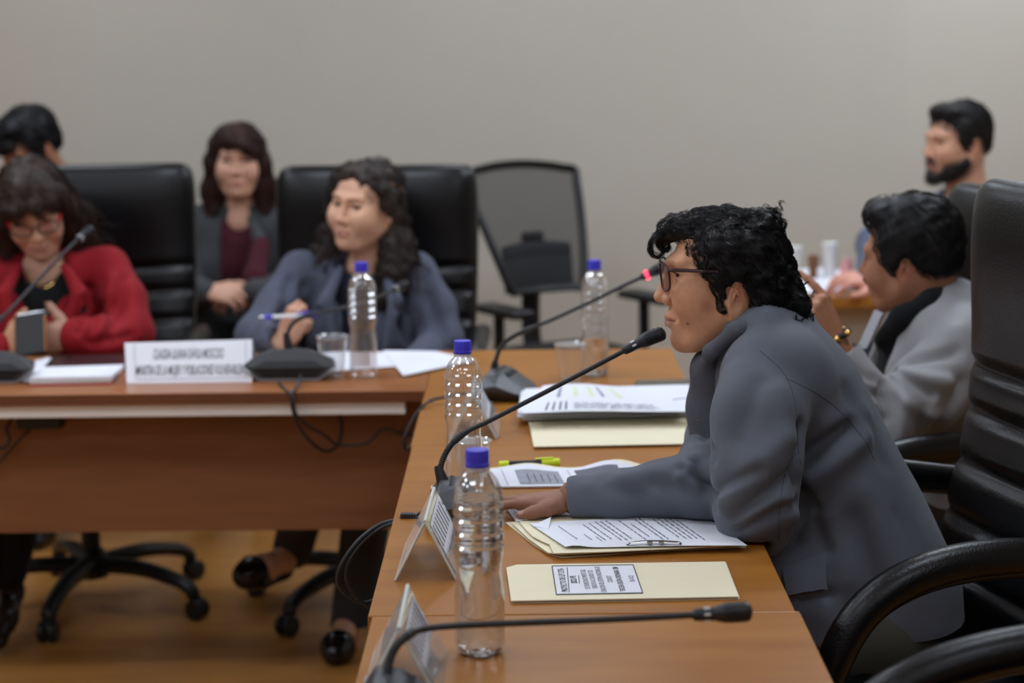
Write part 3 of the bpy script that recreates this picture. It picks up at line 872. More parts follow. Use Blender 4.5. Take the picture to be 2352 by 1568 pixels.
for (u, txt, s, bold, ul, vm) in ((.105, 'PROYECTO DE LEY 2735-', .0125, .0001, 1, .5), (.235, '2022-PE', .0125, .0001, 1, .5), (.375, '“LEY DE RECONOCIMIENTO DEL', .0105, 0, 0, .5), (.462, 'DERECHO AL CUIDADO Y DE', .0105, 0, 0, .5),
                           (.556, 'CREACIÓN DEL SISTEMA NACIONAL DE', .0105, 0, 0, .5), (.665, 'CUIDADOS”', .0105, 0, 0, .5), (.778, 'TERCERA SESIÓN ORDINARIA CMF', .0112, .0001, 0, .5), (.93, '03-10-22', .0105, 0, 0, .5)):
    o = lettering('lettering', txt, s, M['ink'], lb, onl(u, vm), yv, xv, xs=1.0, bold=bold, lift=.0004)
    w = max(v.co.y for v in o.data.vertices) - min(v.co.y for v in o.data.vertices)
    want = {0: .125, 1: .04, 2: .105, 3: .095, 4: .135, 5: .036, 6: .13, 7: .032}[(.105, .235, .375, .462, .556, .665, .778, .93).index(u)] 
    k = want / w; cy = onl(u, vm).y
    for v in o.data.vertices: v.co.y = cy + (v.co.y - cy) * k
    if ul:
        b = MB(); q = onl(u + .062, .5); b.tube([q + Vector((0, -want * .52, .0004)), q + Vector((0, want * .52, .0004))], .0005, 4); b.build('underline', M['ink'], lb, smooth=False)

# ------------------------------------------------------------------ open folder with the clipped page
t = empty('manila_folder', (0, 0, 0)); tag(t, 'thick open cream folder with clipped white page under the grey sleeve', 'folder')
poly_leaf('back_cover', M['manila'], [(1161, 1199), (1190, 1222), (1225, 1250), (1262, 1272), (1290, 1279), (1360, 1275), (1500, 1265), (1714, 1255), (1640, 1172), (1400, 1180)], .7518, t)
poly_leaf('inner_cover', M['manila'], [(1175, 1200), (1215, 1237), (1258, 1268), (1290, 1273), (1500, 1261), (1704, 1253), (1635, 1171), (1400, 1178)], .7560, t)
poly_leaf('front_cover', M['manila'], [(1194, 1197), (1206, 1214), (1225, 1232), (1247, 1243), (1262, 1249), (1272, 1270), (1400, 1266), (1560, 1258), (1706, 1250), (1628, 1171), (1560, 1172), (1400, 1178), (1215, 1192)], .7600, t)
pgw = lambda u, v: .004 * math.exp(-((u - .05) / .07) ** 2) * (1 - v) + .0025 * math.sin(u * 3) * (1 - v) * .5
pc = zz([(1216, 1201), (1613, 1178), (1716, 1252), (1298, 1258)], .7625)
pg_ = leaf('clipped_page', M['paper'], pc, t, th=.0008, wave=pgw, nu=24, nv=8)
b = MB(); q = zz([(1222, 1207), (1266, 1192), (1260, 1214)], .7640); q[1] = q[1] + Vector((0, 0, .004)); b.add(q + [v - Vector((0, 0, .0006)) for v in q], [(0, 1, 2), (5, 4, 3), (0, 1, 4, 3), (1, 2, 5, 4), (2, 0, 3, 5)]); b.build('turned_corner', M['paper'], pg_, smooth=False)
rows = []
for (u, v0, v1) in ((.125, .28, .80), (.20, .25, .45), (.245, .2, .35), (.27, .22, .82), (.31, .25, .85), (.355, .2, .9), (.385, .2, .9), (.42, .25, .92), (.49, .2, .9), (.53, .3, .75), (.585, .2, .92), (.615, .2, .93), (.685, .25, .92), (.715, .2, .93), (.745, .2, .94), (.775, .2, .94), (.805, .15, .95)):
    rows.append((u, v0, u, v1, .0030, 6))
printed_lines('print', pc, rows, M['ink_mid'], pg_, wave=pgw)
# metal fastener
fp = [Z(px, py, .7665) for px, py in ((1442, 1248), (1500, 1244.5), (1562, 1246.5))]
b = MB(); b.tube(smooth_path([fp[0] + Vector((0, 0, -.0015)), fp[0] + Vector((.004, 0, .0015)), fp[1] + Vector((0, 0, .002)), fp[2] + Vector((-.004, 0, .0015)), fp[2] + Vector((0, 0, -.0015))], 6), .0032, 8, flat=.35, up=(0, 0, 1)); fb = b.build('metal_fastener', M['chrome'], t)
for f in (.42, .64):
    q = fp[0].lerp(fp[2], f) + Vector((0, 0, .0018)); b = MB(); b.box((-.004, -.005, -.001), (.004, .005, .0018)); s = b.build('fastener_slide', M['chrome'], fb, smooth=False); s.location = q
# stack of printed sheets under the hand
t = empty('document_stack', (0, 0, 0)); tag(t, 'stack of printed grey and white sheets under the flat hand', 'paper stack')
for k in range(6):
    c = zz([(1160 + k * 2, 1158 + k), (1430, 1160), (1440, 1184), (1182 + k * 3, 1197 - k)], .7530 + k * .0018 if k < 5 else .7625)
    c = zz([(1163 + k * 2, 1166 - k), (1420, 1158), (1424, 1180), (1186 + k * 3, 1198 - k)], .7530 + k * .0009)
    leaf('sheet', M['paper'], c, t, th=.0007)
c = zz([(1180, 1166), (1300, 1160), (1310, 1176), (1215, 1186)], .7580)
printed_lines('print', c, [(.03 + .02 * k, .1 + .16 * k, .95, .1 + .16 * k, .04, 3) for k in range(5)], M['ink_dark'], t, lift=.0004)

# ------------------------------------------------------------------ documents with grey printed slides
t = empty('manila_folder', (0, 0, 0)); tag(t, 'cream folder with printed slide pages beside the yellow highlighter', 'folder')
wv = lambda u, v: (.010 * math.exp(-((u - .25) / .16) ** 2) + .016 * math.exp(-((u - .82) / .16) ** 2) + .002) * v ** 2
c = zz([(1124, 1078), (1482, 1076), (1500, 1115), (1142, 1120)], .7515)
leaf('cover', M['manila'], c, t, th=.0014, wave=wv, nu=30, nv=8)
c = zz([(1120, 1081), (1462, 1078), (1490, 1112), (1138, 1117)], .7545)
pgs = leaf('printed_pages', M['paper'], c, t, th=.0022, wave=wv, nu=30, nv=8)
def patch(name, c, u0, v0, u1, v1, mt, parent, wave, lift=.0006, slope=0.0):
    b = MB(); n = 10
    b.sheet(lambda a, d: bil(c, u0 + (u1 - u0) * a, v0 + (v1 - v0) * d) + Vector((0, 0, wave(u0 + (u1 - u0) * a, v0 + (v1 - v0) * d) + lift)), n, 5)
    return b.build(name, mt, parent)
patch('printed_slide', c, .17, .10, .46, .80, M['ink_grey'], pgs, wv)
patch('printed_slide', c, .57, .12, .86, .86, M['ink_dark'], pgs, wv)
patch('margin_rule', c, .085, .05, .09, .9, M['ink_grey'], pgs, wv)
patch('margin_rule', c, .525, .05, .53, .9, M['ink_grey'], pgs, wv)
printed_lines('print', c, [(.24 + k * .045, .2, .24 + k * .045, .6, .004, 4) for k in range(5)], M['ink_dark'], pgs, wave=wv)

# yellow highlighter lying on the table
a = Z(1146, 1068, .757); e = Z(1285, 1062, .757)
t = empty('highlighter_pen', (0, 0, 0)); tag(t, 'yellow and black highlighter pen lying behind the printed slide pages', 'highlighter')
hx = (e - a).normalized()
def rod(name, s0, s1, r, mt, n=16, rr=None):
    b = MB(); b.tube([a + (e - a) * s0, a + (e - a) * (s0 + .02), a + (e - a) * (s1 - .02), a + (e - a) * s1], rr or [r * .9, r, r, r * .92], n); return b.build(name, mt, t)
rod('tail_cap', 0, .16, .0078, M['yellow']); rod('barrel', .15, .72, .0070, M['black_plastic']); cp = rod('pen_cap', .70, 1.0, .0086, M['yellow'])
b = MB(); b.tube([a + (e - a) * .60 + Vector((0, 0, .0092)), a + (e - a) * .9 + Vector((0, 0, .0098))], .0030, 8, flat=.5); b.build('clip', M['yellow'], cp)

# ------------------------------------------------------------------ far manila folder and paper pile
t = empty('manila_folder', (0, 0, 0)); tag(t, 'plain cream folder under the highlighted paper pile', 'folder')
c = zz([(1212, 938), (1566, 934), (1596, 1022), (1228, 1028)], .7518)
leaf('back_cover', M['manila'], c, t, th=.0013)
c = zz([(1208, 936), (1566, 932), (1594, 1018), (1226, 1025)], .7560)
leaf('front_cover', M['manila'], c, t, th=.0016)
t = empty('paper_pile', (0, 0, 0)); tag(t, 'pile of white printed pages with green highlighted lines near the phone', 'paper pile')
for k in range(7):
    z = .7585 + .0035 * k
    j = random.Random(k).uniform
    c = zz([(1196 + j(-4, 14), 912 + j(-3, 3)), (1560 + j(-10, 60), 906 + j(-3, 3)), (1585 + j(-10, 60), 952 + j(-3, 4)), (1190 + j(-2, 16), 964 + j(-3, 5))], .7585)
    c = [Vector((p.x, p.y, z)) for p in c]
    leaf('page', M['paper'], c, t, th=.0026, wave=lambda u, v: .002 * math.sin(u * 4 + k) * (1 - v))
wv2 = lambda u, v: .010 * math.exp(-((u - .35) / .3) ** 2) * (1 - abs(v - .6))
c = zz([(1248, 886), (1472, 888), (1608, 944), (1196, 950)], .786)
top = leaf('top_page', M['paper'], c, t, th=.001, wave=wv2, nu=20, nv=8)
for k, (u0, g) in enumerate(((.18, 0), (.3, 1), (.42, 1), (.50, 0), (.62, 1))):
    patch('highlight_mark' if g else 'printed_line', c, u0, .45, u0 + (.025 if not g else .03), .85, M['green_ink'] if g else M['ink_grey'], top, wv2, lift=.0009)
for u in (.13, .17, .21, .245): patch('printed_line', c, u, .05, u + .012, .30, M['ink_dark'], top, wv2, lift=.0009)
printed_lines('print', c, [(.3, .08 + .05 * k, .8, .08 + .05 * k, .008, 5) for k in range(4)], M['ink_grey'], top, wave=wv2)
c = zz([(1478, 892), (1562, 890), (1582, 912), (1502, 922)], .781)
leaf('side_page', M['paper'], c, t, th=.0015)
# black phone
t = empty('smartphone', (0, 0, 0)); tag(t, 'black smartphone lying flat beyond the paper pile', 'phone')
c = zz([(1462, 872), (1618, 869), (1622, 886), (1452, 888)], TOP + .0105)
b = MB(); b.add(c + [p - Vector((0, 0, .0095)) for p in c], [(0, 1, 2, 3), (7, 6, 5, 4), (0, 1, 5, 4), (1, 2, 6, 5), (2, 3, 7, 6), (3, 0, 4, 7)]); ph = b.build('phone_case', M['black_plastic'], t, bev=.003, seg=3, smooth='auto')
cc = [bil(c, u, v) + Vector((0, 0, .0004)) for u, v in ((.03, .93), (.97, .93), (.97, .07), (.03, .07))]
b = MB(); b.add(cc, [(3, 2, 1, 0)]); b.build('screen', M['phone_glass'], t, smooth=False)
# red pen cap beside the second microphone
b = MB(); q = Z(1234, 897, .758); b.tube([q, q + Vector((.02, .05, 0))], .006, 10); o = b.build('red_pen', M['red_card'], None); tag(o, 'small red pen end beside the paper pile', 'pen')

# ------------------------------------------------------------------ head table: name sign
t = empty('name_sign', (0, 0, 0)); tag(t, 'white name sign with two printed lines standing on the head table', 'name sign')
ys = Z(430, 880).y
bl = P(291, 884, ys); br = P(579, 877, ys + .004); tl = P(286, 787, ys + .048); tr = P(579, 779, ys + .052)
bl.z = br.z = TOP + .001
b = MB(); n_ = (br - bl).cross(tl - bl).normalized()
vs = [bl, br, tr, tl] + [p - n_ * .003 for p in (bl, br, tr, tl)]
b.add(vs, [(0, 1, 2, 3), (7, 6, 5, 4), (0, 1, 5, 4), (1, 2, 6, 5), (2, 3, 7, 6), (3, 0, 4, 7)]); b.build('sign_face', mat('white_sign_card', srgb(240, 242, 250), .6), t, smooth=False)
# rear leaf of the tent
bk = [bl + Vector((0, .105, 0)), br + Vector((0, .105, 0)), tr - n_ * .004, tl - n_ * .004]
b = MB(); b.add(bk + [p + Vector((0, .003, 0)) for p in bk], [(0, 1, 2, 3), (7, 6, 5, 4), (0, 1, 5, 4), (1, 2, 6, 5), (2, 3, 7, 6), (3, 0, 4, 7)]); b.build('rear_leaf', M['paper'], t, smooth=False)
NS = [tl, tr, br, bl]
for (v, txt, w) in ((.68, 'CLAUDIA LILIANA DÁVILA MOSCOSO', .56), (.29, 'MINISTRA DE LA MUJER Y POBLACIONES VULNERABLES', .845)):
    o = lettering('lettering', txt, .034, M['ink'], t, bil(NS, .5, v) + n_ * .001, br - bl, tl - bl, xs=1, bold=.0001)
    r = (br - bl).normalized(); c0_ = bil(NS, .5, v)
    ext = [(vv.co - c0_).dot(r) for vv in o.data.vertices]
    k = w * (br - bl).length / (max(ext) - min(ext))
    for vv in o.data.vertices:
        d = (vv.co - c0_).dot(r); vv.co += r * (d * k - d)
b = MB(); b.tube([bil(NS, .08, .1) + n_ * .001, bil(NS, .97, .1) + n_ * .001], .0006, 4); b.build('rule', M['ink_grey'], t, smooth=False)
b = MB(); b.tube([bil(NS, .075, .1) + n_ * .001, bil(NS, .075, .97) + n_ * .001], .0005, 4); b.build('rule', M['ink_grey'], t, smooth=False)
b = MB(); b.tube([bil(NS, .95, .1) + n_ * .001, bil(NS, .95, .97) + n_ * .001], .0005, 4); b.build('rule', M['ink_grey'], t, smooth=False)

# spiral notebook
t = empty('spiral_notebook', (0, 0, 0)); tag(t, 'white spiral notebook with red back cover beside the name sign', 'notebook')
c = zz([(92, 858), (284, 852), (284, 882), (66, 886)], .7515)
c[2].x = c[1].x + .005
leaf('red_cover', M['red_card'], c, t, th=.0012)
c2 = [Vector((p.x, p.y + (.004 if i < 2 else .022), .7545)) for i, p in enumerate(c)]; c3 = [p + Vector((0, .002, .012)) for p in c2]
leaf('pages', M['paper'], c3, t, th=.0115)
for k in range(22):
    q = c[3].lerp(c[2], (k + .5) / 22); q = Vector((q.x, q.y + .010, .7610))
    b = MB(); b.tube([q + Vector((0, .009 * math.cos(a), .0085 * math.sin(a))) for a in np.linspace(0, 2 * PI, 11)], .0016, 6); b.build('spiral_ring', M['white_plastic'], t)
# dark portfolio
t = empty('leather_portfolio', (0, 0, 0)); tag(t, 'dark maroon leather portfolio behind the spiral notebook', 'portfolio')
c = zz([(118, 822), (292, 818), (296, 846), (96, 852)], .756)
lf = leaf('cover', M['maroon_leather'], c, t, th=.0045)
c = [p + Vector((0, .002, .006)) for p in c]
leaf('upper_cover', M['maroon_leather'], c, t, th=.004)
q = bil(c, .25, .8); b = MB(); b.box((-.008, -.006, 0), (.008, .006, .002)); s = b.build('snap', M['dark_metal'], t, smooth=False, bev=.001); s.location = q
# loose papers at the left end
t = empty('loose_papers', (0, 0, 0)); tag(t, 'curling white sheets at the left end of the head table', 'papers')
for k in range(3):
    c = zz([(-40 + 4 * k, 836), (108 + 6 * k, 828 + 2 * k), (60 + 5 * k, 876), (-60, 868)], .7520 + .002 * k)
    leaf('sheet', M['paper'], c, t, th=.0007, wave=lambda u, v: .012 * max(0, u - .75) * 4 * v * (1 if k else .6) + .006 * math.exp(-((u - .15) / .15) ** 2) * v)
b = MB(); q0 = Z(-30, 838, .775); q1 = Z(13, 832, .775); b.tube([q0, q1], .004, 8); o = b.build('pen', M['blue_cap'], None); tag(o, 'blue pen end lying on the curling sheets', 'pen')
# papers before the woman in blue-grey
t = empty('loose_papers', (0, 0, 0)); tag(t, 'white documents spread before the woman in the blue-grey blazer', 'papers')
for k, px in enumerate(([(585, 818), (800, 806), (850, 838), (590, 850)], [(700, 812), (960, 806), (1040, 830), (760, 852)], [(880, 804), (1000, 806), (1094, 826), (926, 862)])):
    leaf('sheet', M['paper'], zz(px, .7517 + .0022 * k), t, th=.0016)
c = zz([(590, 826), (640, 823), (650, 846), (588, 850)], .7518 + .0022); b = MB(); b.add(c, [(3, 2, 1, 0)]); b.build('yellow_edge', M['manila'], t, smooth=False)
# blurred things on the far table
t = empty('loose_papers', (0, 0, 0)); tag(t, 'white sheets on the far table before the bearded man', 'papers')
leaf('sheet', M['paper'], zz([(1836, 618), (1906, 612), (1936, 668), (1836, 672)], .753), t, th=.002)
leaf('sheet', M['paper'], zz([(1880, 622), (1960, 618), (1985, 660), (1890, 668)], .756), t, th=.002)

# ------------------------------------------------------------------ smooth solid modelling on a grid
def V3(p): return np.array(p, float)

class Field:
    def __init__(s, lo, hi, h):
        s.h = h; s.lo = V3(lo)
        s.n = np.ceil((V3(hi) - s.lo) / h).astype(int) + 1
        s.D = np.full(s.n, 9.0, np.float32)
        s.ax = [(s.lo[i] + h * np.arange(s.n[i])).astype(np.float32) for i in range(3)]
    def win(s, lo, hi):
        i0 = np.clip(np.floor((V3(lo) - s.lo) / s.h).astype(int), 0, s.n)
        i1 = np.clip(np.ceil((V3(hi) - s.lo) / s.h).astype(int) + 1, 0, s.n)
        if (i1 <= i0).any(): return None
        sl = tuple(slice(a, b) for a, b in zip(i0, i1))
        X = s.ax[0][sl[0]][:, None, None]; Y = s.ax[1][sl[1]][None, :, None]; Zz = s.ax[2][sl[2]][None, None, :]
        return sl, X, Y, Zz
    def op(s, sl, d, k, mode):
        a = s.D[sl]
        if mode == 'u':
            r = np.minimum(a, d)
            if k > 0:
                hh = np.clip(k - np.abs(a - d), 0, None) / k; r = r - hh * hh * (k * .25)
        elif mode == 's':
            r = np.maximum(a, -d)
            if k > 0:
                hh = np.clip(k - np.abs(a + d), 0, None) / k; r = r + hh * hh * (k * .25)
        s.D[sl] = r
    def cone(s, a, b, ra, rb=None, k=.01, flat=None, mode='u', ff=1.0):
        rb = ra if rb is None else rb
        a = V3(a); b = V3(b); R = max(ra, rb); m = R + k + 2 * s.h + .004
        if flat is not None and ff > 1: m = R * ff + k + 2 * s.h + .004
        w = s.win(np.minimum(a, b) - m, np.maximum(a, b) + m)
        if w is None: return s
        sl, X, Y, Zz = w
        ba = b - a; L2 = max(ba @ ba, 1e-12)
        px, py, pz = X - a[0], Y - a[1], Zz - a[2]
        t = np.clip((px * ba[0] + py * ba[1] + pz * ba[2]) / L2, 0, 1)
        qx, qy, qz = px - t * ba[0], py - t * ba[1], pz - t * ba[2]
        if flat is not None:
            n = V3(flat); n = n / np.linalg.norm(n)
            c = qx * n[0] + qy * n[1] + qz * n[2]
            g = c * (1 / ff - 1)
            qx, qy, qz = qx + g * n[0], qy + g * n[1], qz + g * n[2]
        d = np.sqrt(qx * qx + qy * qy + qz * qz) - (ra + (rb - ra) * t)
        if flat is not None: d = d * min(1, ff + (1 - ff) * .3)
        s.op(sl, d.astype(np.float32), k, mode)
        return s
    def chain(s, pts, rs, k=.01, **kw):
        for i in range(len(pts) - 1): s.cone(pts[i], pts[i + 1], rs[i], rs[i + 1], k, **kw)
        return s
    def ell(s, c, r, k=.01, R=None, mode='u'):
        c = V3(c); r = V3(r); m = r.max() + k + 2 * s.h + .004
        w = s.win(c - m, c + m)
        if w is None: return s
        sl, X, Y, Zz = w
        px, py, pz = X - c[0], Y - c[1], Zz - c[2]
        if R is not None:
            R = np.array(R)
            px, py, pz = (px * R[0, 0] + py * R[1, 0] + pz * R[2, 0], px * R[0, 1] + py * R[1, 1] + pz * R[2, 1], px * R[0, 2] + py * R[1, 2] + pz * R[2, 2])
        k0 = np.sqrt((px / r[0]) ** 2 + (py / r[1]) ** 2 + (pz / r[2]) ** 2)
        k1 = np.sqrt((px / r[0] ** 2) ** 2 + (py / r[1] ** 2) ** 2 + (pz / r[2] ** 2) ** 2) + 1e-6
        d = k0 * (k0 - 1) / k1
        s.op(sl, d.astype(np.float32), k, mode)
        return s
    def half(s, p, n, k=.004):
        """keep the side the normal n points away from"""
        n = V3(n); n = n / np.linalg.norm(n); p = V3(p)
        d = (s.ax[0][:, None, None] - p[0]) * n[0] + (s.ax[1][None, :, None] - p[1]) * n[1] + (s.ax[2][None, None, :] - p[2]) * n[2]
        s.D = np.maximum(s.D, d.astype(np.float32))
        return s
    def noise(s, amp, freq, seed=0, where=None):
        """lumpy relief from a few random waves"""
        r = np.random.default_rng(seed)
        acc = np.zeros(s.D.shape, np.float32)
        X, Y, Zz = s.ax[0][:, None, None], s.ax[1][None, :, None], s.ax[2][None, None, :]
        for _ in range(10):
            kx, ky, kz = r.normal(size=3) * freq
            acc += np.sin(kx * X + ky * Y + kz * Zz + r.uniform(0, 6.3))
        s.D += acc * (amp / 3.0)
        return s
    def mesh(s):
        D = s.D; n = s.n
        neg = D < 0
        c = neg[:-1, :-1, :-1].astype(np.int8)
        cnt = np.zeros(tuple(n - 1), np.int8)
        for dx in (0, 1):
            for dy in (0, 1):
                for dz in (0, 1):
                    cnt += neg[dx:n[0] - 1 + dx, dy:n[1] - 1 + dy, dz:n[2] - 1 + dz]
        act = (cnt > 0) & (cnt < 8)
        idx = np.argwhere(act)
        vid = np.full(act.shape, -1, np.int64); vid[act] = np.arange(len(idx))
        acc = np.zeros((len(idx), 3)); m = np.zeros(len(idx))
        corners = [(0, 0, 0), (1, 0, 0), (0, 1, 0), (1, 1, 0), (0, 0, 1), (1, 0, 1), (0, 1, 1), (1, 1, 1)]
        vals = [D[idx[:, 0] + o[0], idx[:, 1] + o[1], idx[:, 2] + o[2]].astype(float) for o in corners]
        for a in range(8):
            for bb in range(a + 1, 8):
                oa, ob = np.array(corners[a]), np.array(corners[bb])
                if np.abs(oa - ob).sum() != 1: continue
                va, vb = vals[a], vals[bb]
                cr = (va < 0) != (vb < 0)
                t = np.where(cr, va / np.where(cr, va - vb, 1), 0)
                acc += np.where(cr[:, None], oa + t[:, None] * (ob - oa), 0); m += cr
        v = s.lo + (idx + acc / m[:, None]) * s.h
        quads = []
        for axis in range(3):
            o = [0, 0, 0]; o[axis] = 1
            A = neg[:n[0] - o[0], :n[1] - o[1], :n[2] - o[2]]; B = neg[o[0]:, o[1]:, o[2]:]
            e = np.argwhere(A != B)
            u, w = (axis + 1) % 3, (axis + 2) % 3
            ok = (e[:, u] > 0) & (e[:, w] > 0) & (e[:, u] < n[u] - 1) & (e[:, w] < n[w] - 1)
            e = e[ok]
            sgn = A[e[:, 0], e[:, 1], e[:, 2]]
            def cell(du, dw):
                q = e.copy(); q[:, u] -= du; q[:, w] -= dw
                return vid[q[:, 0], q[:, 1], q[:, 2]]
            q = np.stack([cell(0, 0), cell(1, 0), cell(1, 1), cell(0, 1)], 1)
            q[~sgn] = q[~sgn][:, ::-1]
            quads.append(q)
        f = np.concatenate(quads)
        f = f[(f >= 0).all(1)]
        return v, f
    def grads(s):
        if not hasattr(s, 'G'):
            D = np.clip(s.D, -1, 1)
            s.G = np.gradient(D, s.h)
        return s.G
    def sample(s, arr, p):
        q = np.clip((p - s.lo) / s.h, 0, s.n - 1.001)
        i = q.astype(int); f = q - i
        r = 0
        for dx in (0, 1):
            for dy in (0, 1):
                for dz in (0, 1):
                    w = (f[:, 0] if dx else 1 - f[:, 0]) * (f[:, 1] if dy else 1 - f[:, 1]) * (f[:, 2] if dz else 1 - f[:, 2])
                    r = r + w * arr[i[:, 0] + dx, i[:, 1] + dy, i[:, 2] + dz]
        return r
    def normal(s, p):
        G = s.grads()
        g = np.stack([s.sample(G[k], p) for k in range(3)], 1)
        return g / (np.linalg.norm(g, axis=1, keepdims=True) + 1e-9)

def vert_normals(v, f):
    n = np.zeros_like(v)
    a = v[f[:, 2]] - v[f[:, 0]]; b_ = v[f[:, 3]] - v[f[:, 1]]
    fn = np.cross(a, b_)
    for k in range(4): np.add.at(n, f[:, k], fn)
    return n / (np.linalg.norm(n, axis=1, keepdims=True) + 1e-12)

def relax(v, f, it=2, lam=.5):
    """gentle smoothing of the extracted surface"""
    e = np.concatenate([f[:, [0, 1]], f[:, [1, 2]], f[:, [2, 3]], f[:, [3, 0]]])
    for _ in range(it):
        s = np.zeros_like(v); c = np.zeros(len(v))
        np.add.at(s, e[:, 0], v[e[:, 1]]); np.add.at(c, e[:, 0], 1)
        np.add.at(s, e[:, 1], v[e[:, 0]]); np.add.at(c, e[:, 1], 1)
        v = v * (1 - lam) + lam * s / np.maximum(c, 1)[:, None]
    return v

def np_mesh(name, v, f, cols=None):
    me = bpy.data.meshes.new(name)
    v = np.asarray(v, np.float32); f = np.asarray(f, np.int32)
    me.vertices.add(len(v)); me.vertices.foreach_set('co', v.ravel())
    k = f.shape[1]
    me.loops.add(f.size); me.loops.foreach_set('vertex_index', f.ravel())
    me.polygons.add(len(f)); me.polygons.foreach_set('loop_start', np.arange(0, f.size, k, dtype=np.int32))
    try: me.polygons.foreach_set('loop_total', np.full(len(f), k, np.int32))
    except Exception: pass
    me.update(calc_edges=True)
    me.validate()
    if cols is not None:
        at = me.color_attributes.new('tone', 'FLOAT_COLOR', 'POINT')
        c = np.ones((len(v), 4), np.float32); c[:, :3] = cols
        at.data.foreach_set('color', c.ravel())
    return me

def xf(Mx, v):
    A = np.array(Mx)
    return v @ A[:3, :3].T + A[:3, 3]

def paint(v, base, blobs):
    """blobs: (centre, radii, colour, strength, hardness)"""
    c = np.tile(np.array(base[:3]), (len(v), 1))
    for (ctr, rad, col, st, hard) in blobs:
        d = np.sqrt((((v - V3(ctr)) / V3(rad)) ** 2).sum(1))
        w = np.clip((1 - d) * hard, 0, 1) * st
        c = c * (1 - w[:, None]) + np.array(col[:3]) * w[:, None]
    return c

def fold(v, n, folds):
    """folds: (a, b, width, depth): raise (+) or press (-) the cloth along a line"""
    off = np.zeros(len(v))
    for (a, b, w, dep) in folds:
        a = V3(a); b = V3(b); ba = b - a
        t = np.clip(((v - a) @ ba) / (ba @ ba), 0, 1)
        d = np.linalg.norm(v - a - t[:, None] * ba, axis=1)
        fade = np.sin(np.clip(t, .04, .96) * PI) ** .6
        off += dep * np.exp(-(d / w) ** 2) * fade
    return v + n * off[:, None]

# ------------------------------------------------------------------ hair
def tubes_mesh(name, Pn, rad, sides=3, cols=None):
    """Pn: (strands, points, 3) polylines -> one mesh of thin tubes"""
    S, m, _ = Pn.shape
    T = np.gradient(Pn, axis=1); T /= np.linalg.norm(T, axis=2, keepdims=True) + 1e-12
    ref = np.tile(np.array([.31, .52, .79]), (S, 1))[:, None, :]
    N = np.cross(T, ref); N /= np.linalg.norm(N, axis=2, keepdims=True) + 1e-12
    B = np.cross(T, N)
    rr = np.asarray(rad)
    if rr.ndim == 1: rr = np.tile(rr, (S, 1))
    vs = []
    for k in range(sides):
        a = 2 * PI * k / sides
        vs.append(Pn + (N * math.cos(a) + B * math.sin(a)) * rr[:, :, None])
    Vv = np.stack(vs, 2).reshape(-1, 3)       # strand, point, side
    base = (np.arange(S)[:, None, None] * m + np.arange(m - 1)[None, :, None]) * sides
    k = np.arange(sides)[None, None, :]; k2 = (k + 1) % sides
    f = np.stack([base + k, base + k2, base + sides + k2, base + sides + k], 3).reshape(-1, 4)
    return np_mesh(name, Vv, f)

def grow(field, seeds, flow, steps, step, hug=.6, off=.001, curl=0.0, freq=0.0, jitter=0.0, spread=.004, lenvar=.4, up_end=0.0, seed=3):
    """combs strands over the surface of a hair volume; works in the field's own space"""
    r = np.random.default_rng(seed)
    p = seeds.copy(); S = len(p)
    tgt = r.uniform(-.3, 1.0, S) * spread + off
    ph = r.uniform(0, 2 * PI, S)
    fq = freq * r.uniform(.7, 1.3, S); am = curl * r.uniform(.4, 1.3, S)
    L = 1 - lenvar * r.uniform(0, 1, S)
    wob = r.normal(size=(S, 3)) * jitter
    out = []
    for i in range(steps + 1):
        g = field.normal(p)
        d = field.sample(field.D, p)
        fl = flow(p) + wob
        t = fl - (fl * g).sum(1, keepdims=True) * g
        t /= np.linalg.norm(t, axis=1, keepdims=True) + 1e-9
        b = np.cross(t, g)
        s_ = i * step
        amp = am * min(1, i / 3)
        q = p + (np.cos(ph + fq * s_) * amp)[:, None] * b + (np.sin(ph + fq * s_) * amp)[:, None] * g
        if up_end: q = q + g * (up_end * (i / steps) ** 3)
        out.append(q.copy())
        p = p + t * (step * L)[:, None]
        p = p - g * (np.clip(d - tgt, -.02, .02) * hug)[:, None]
    return np.stack(out, 1)

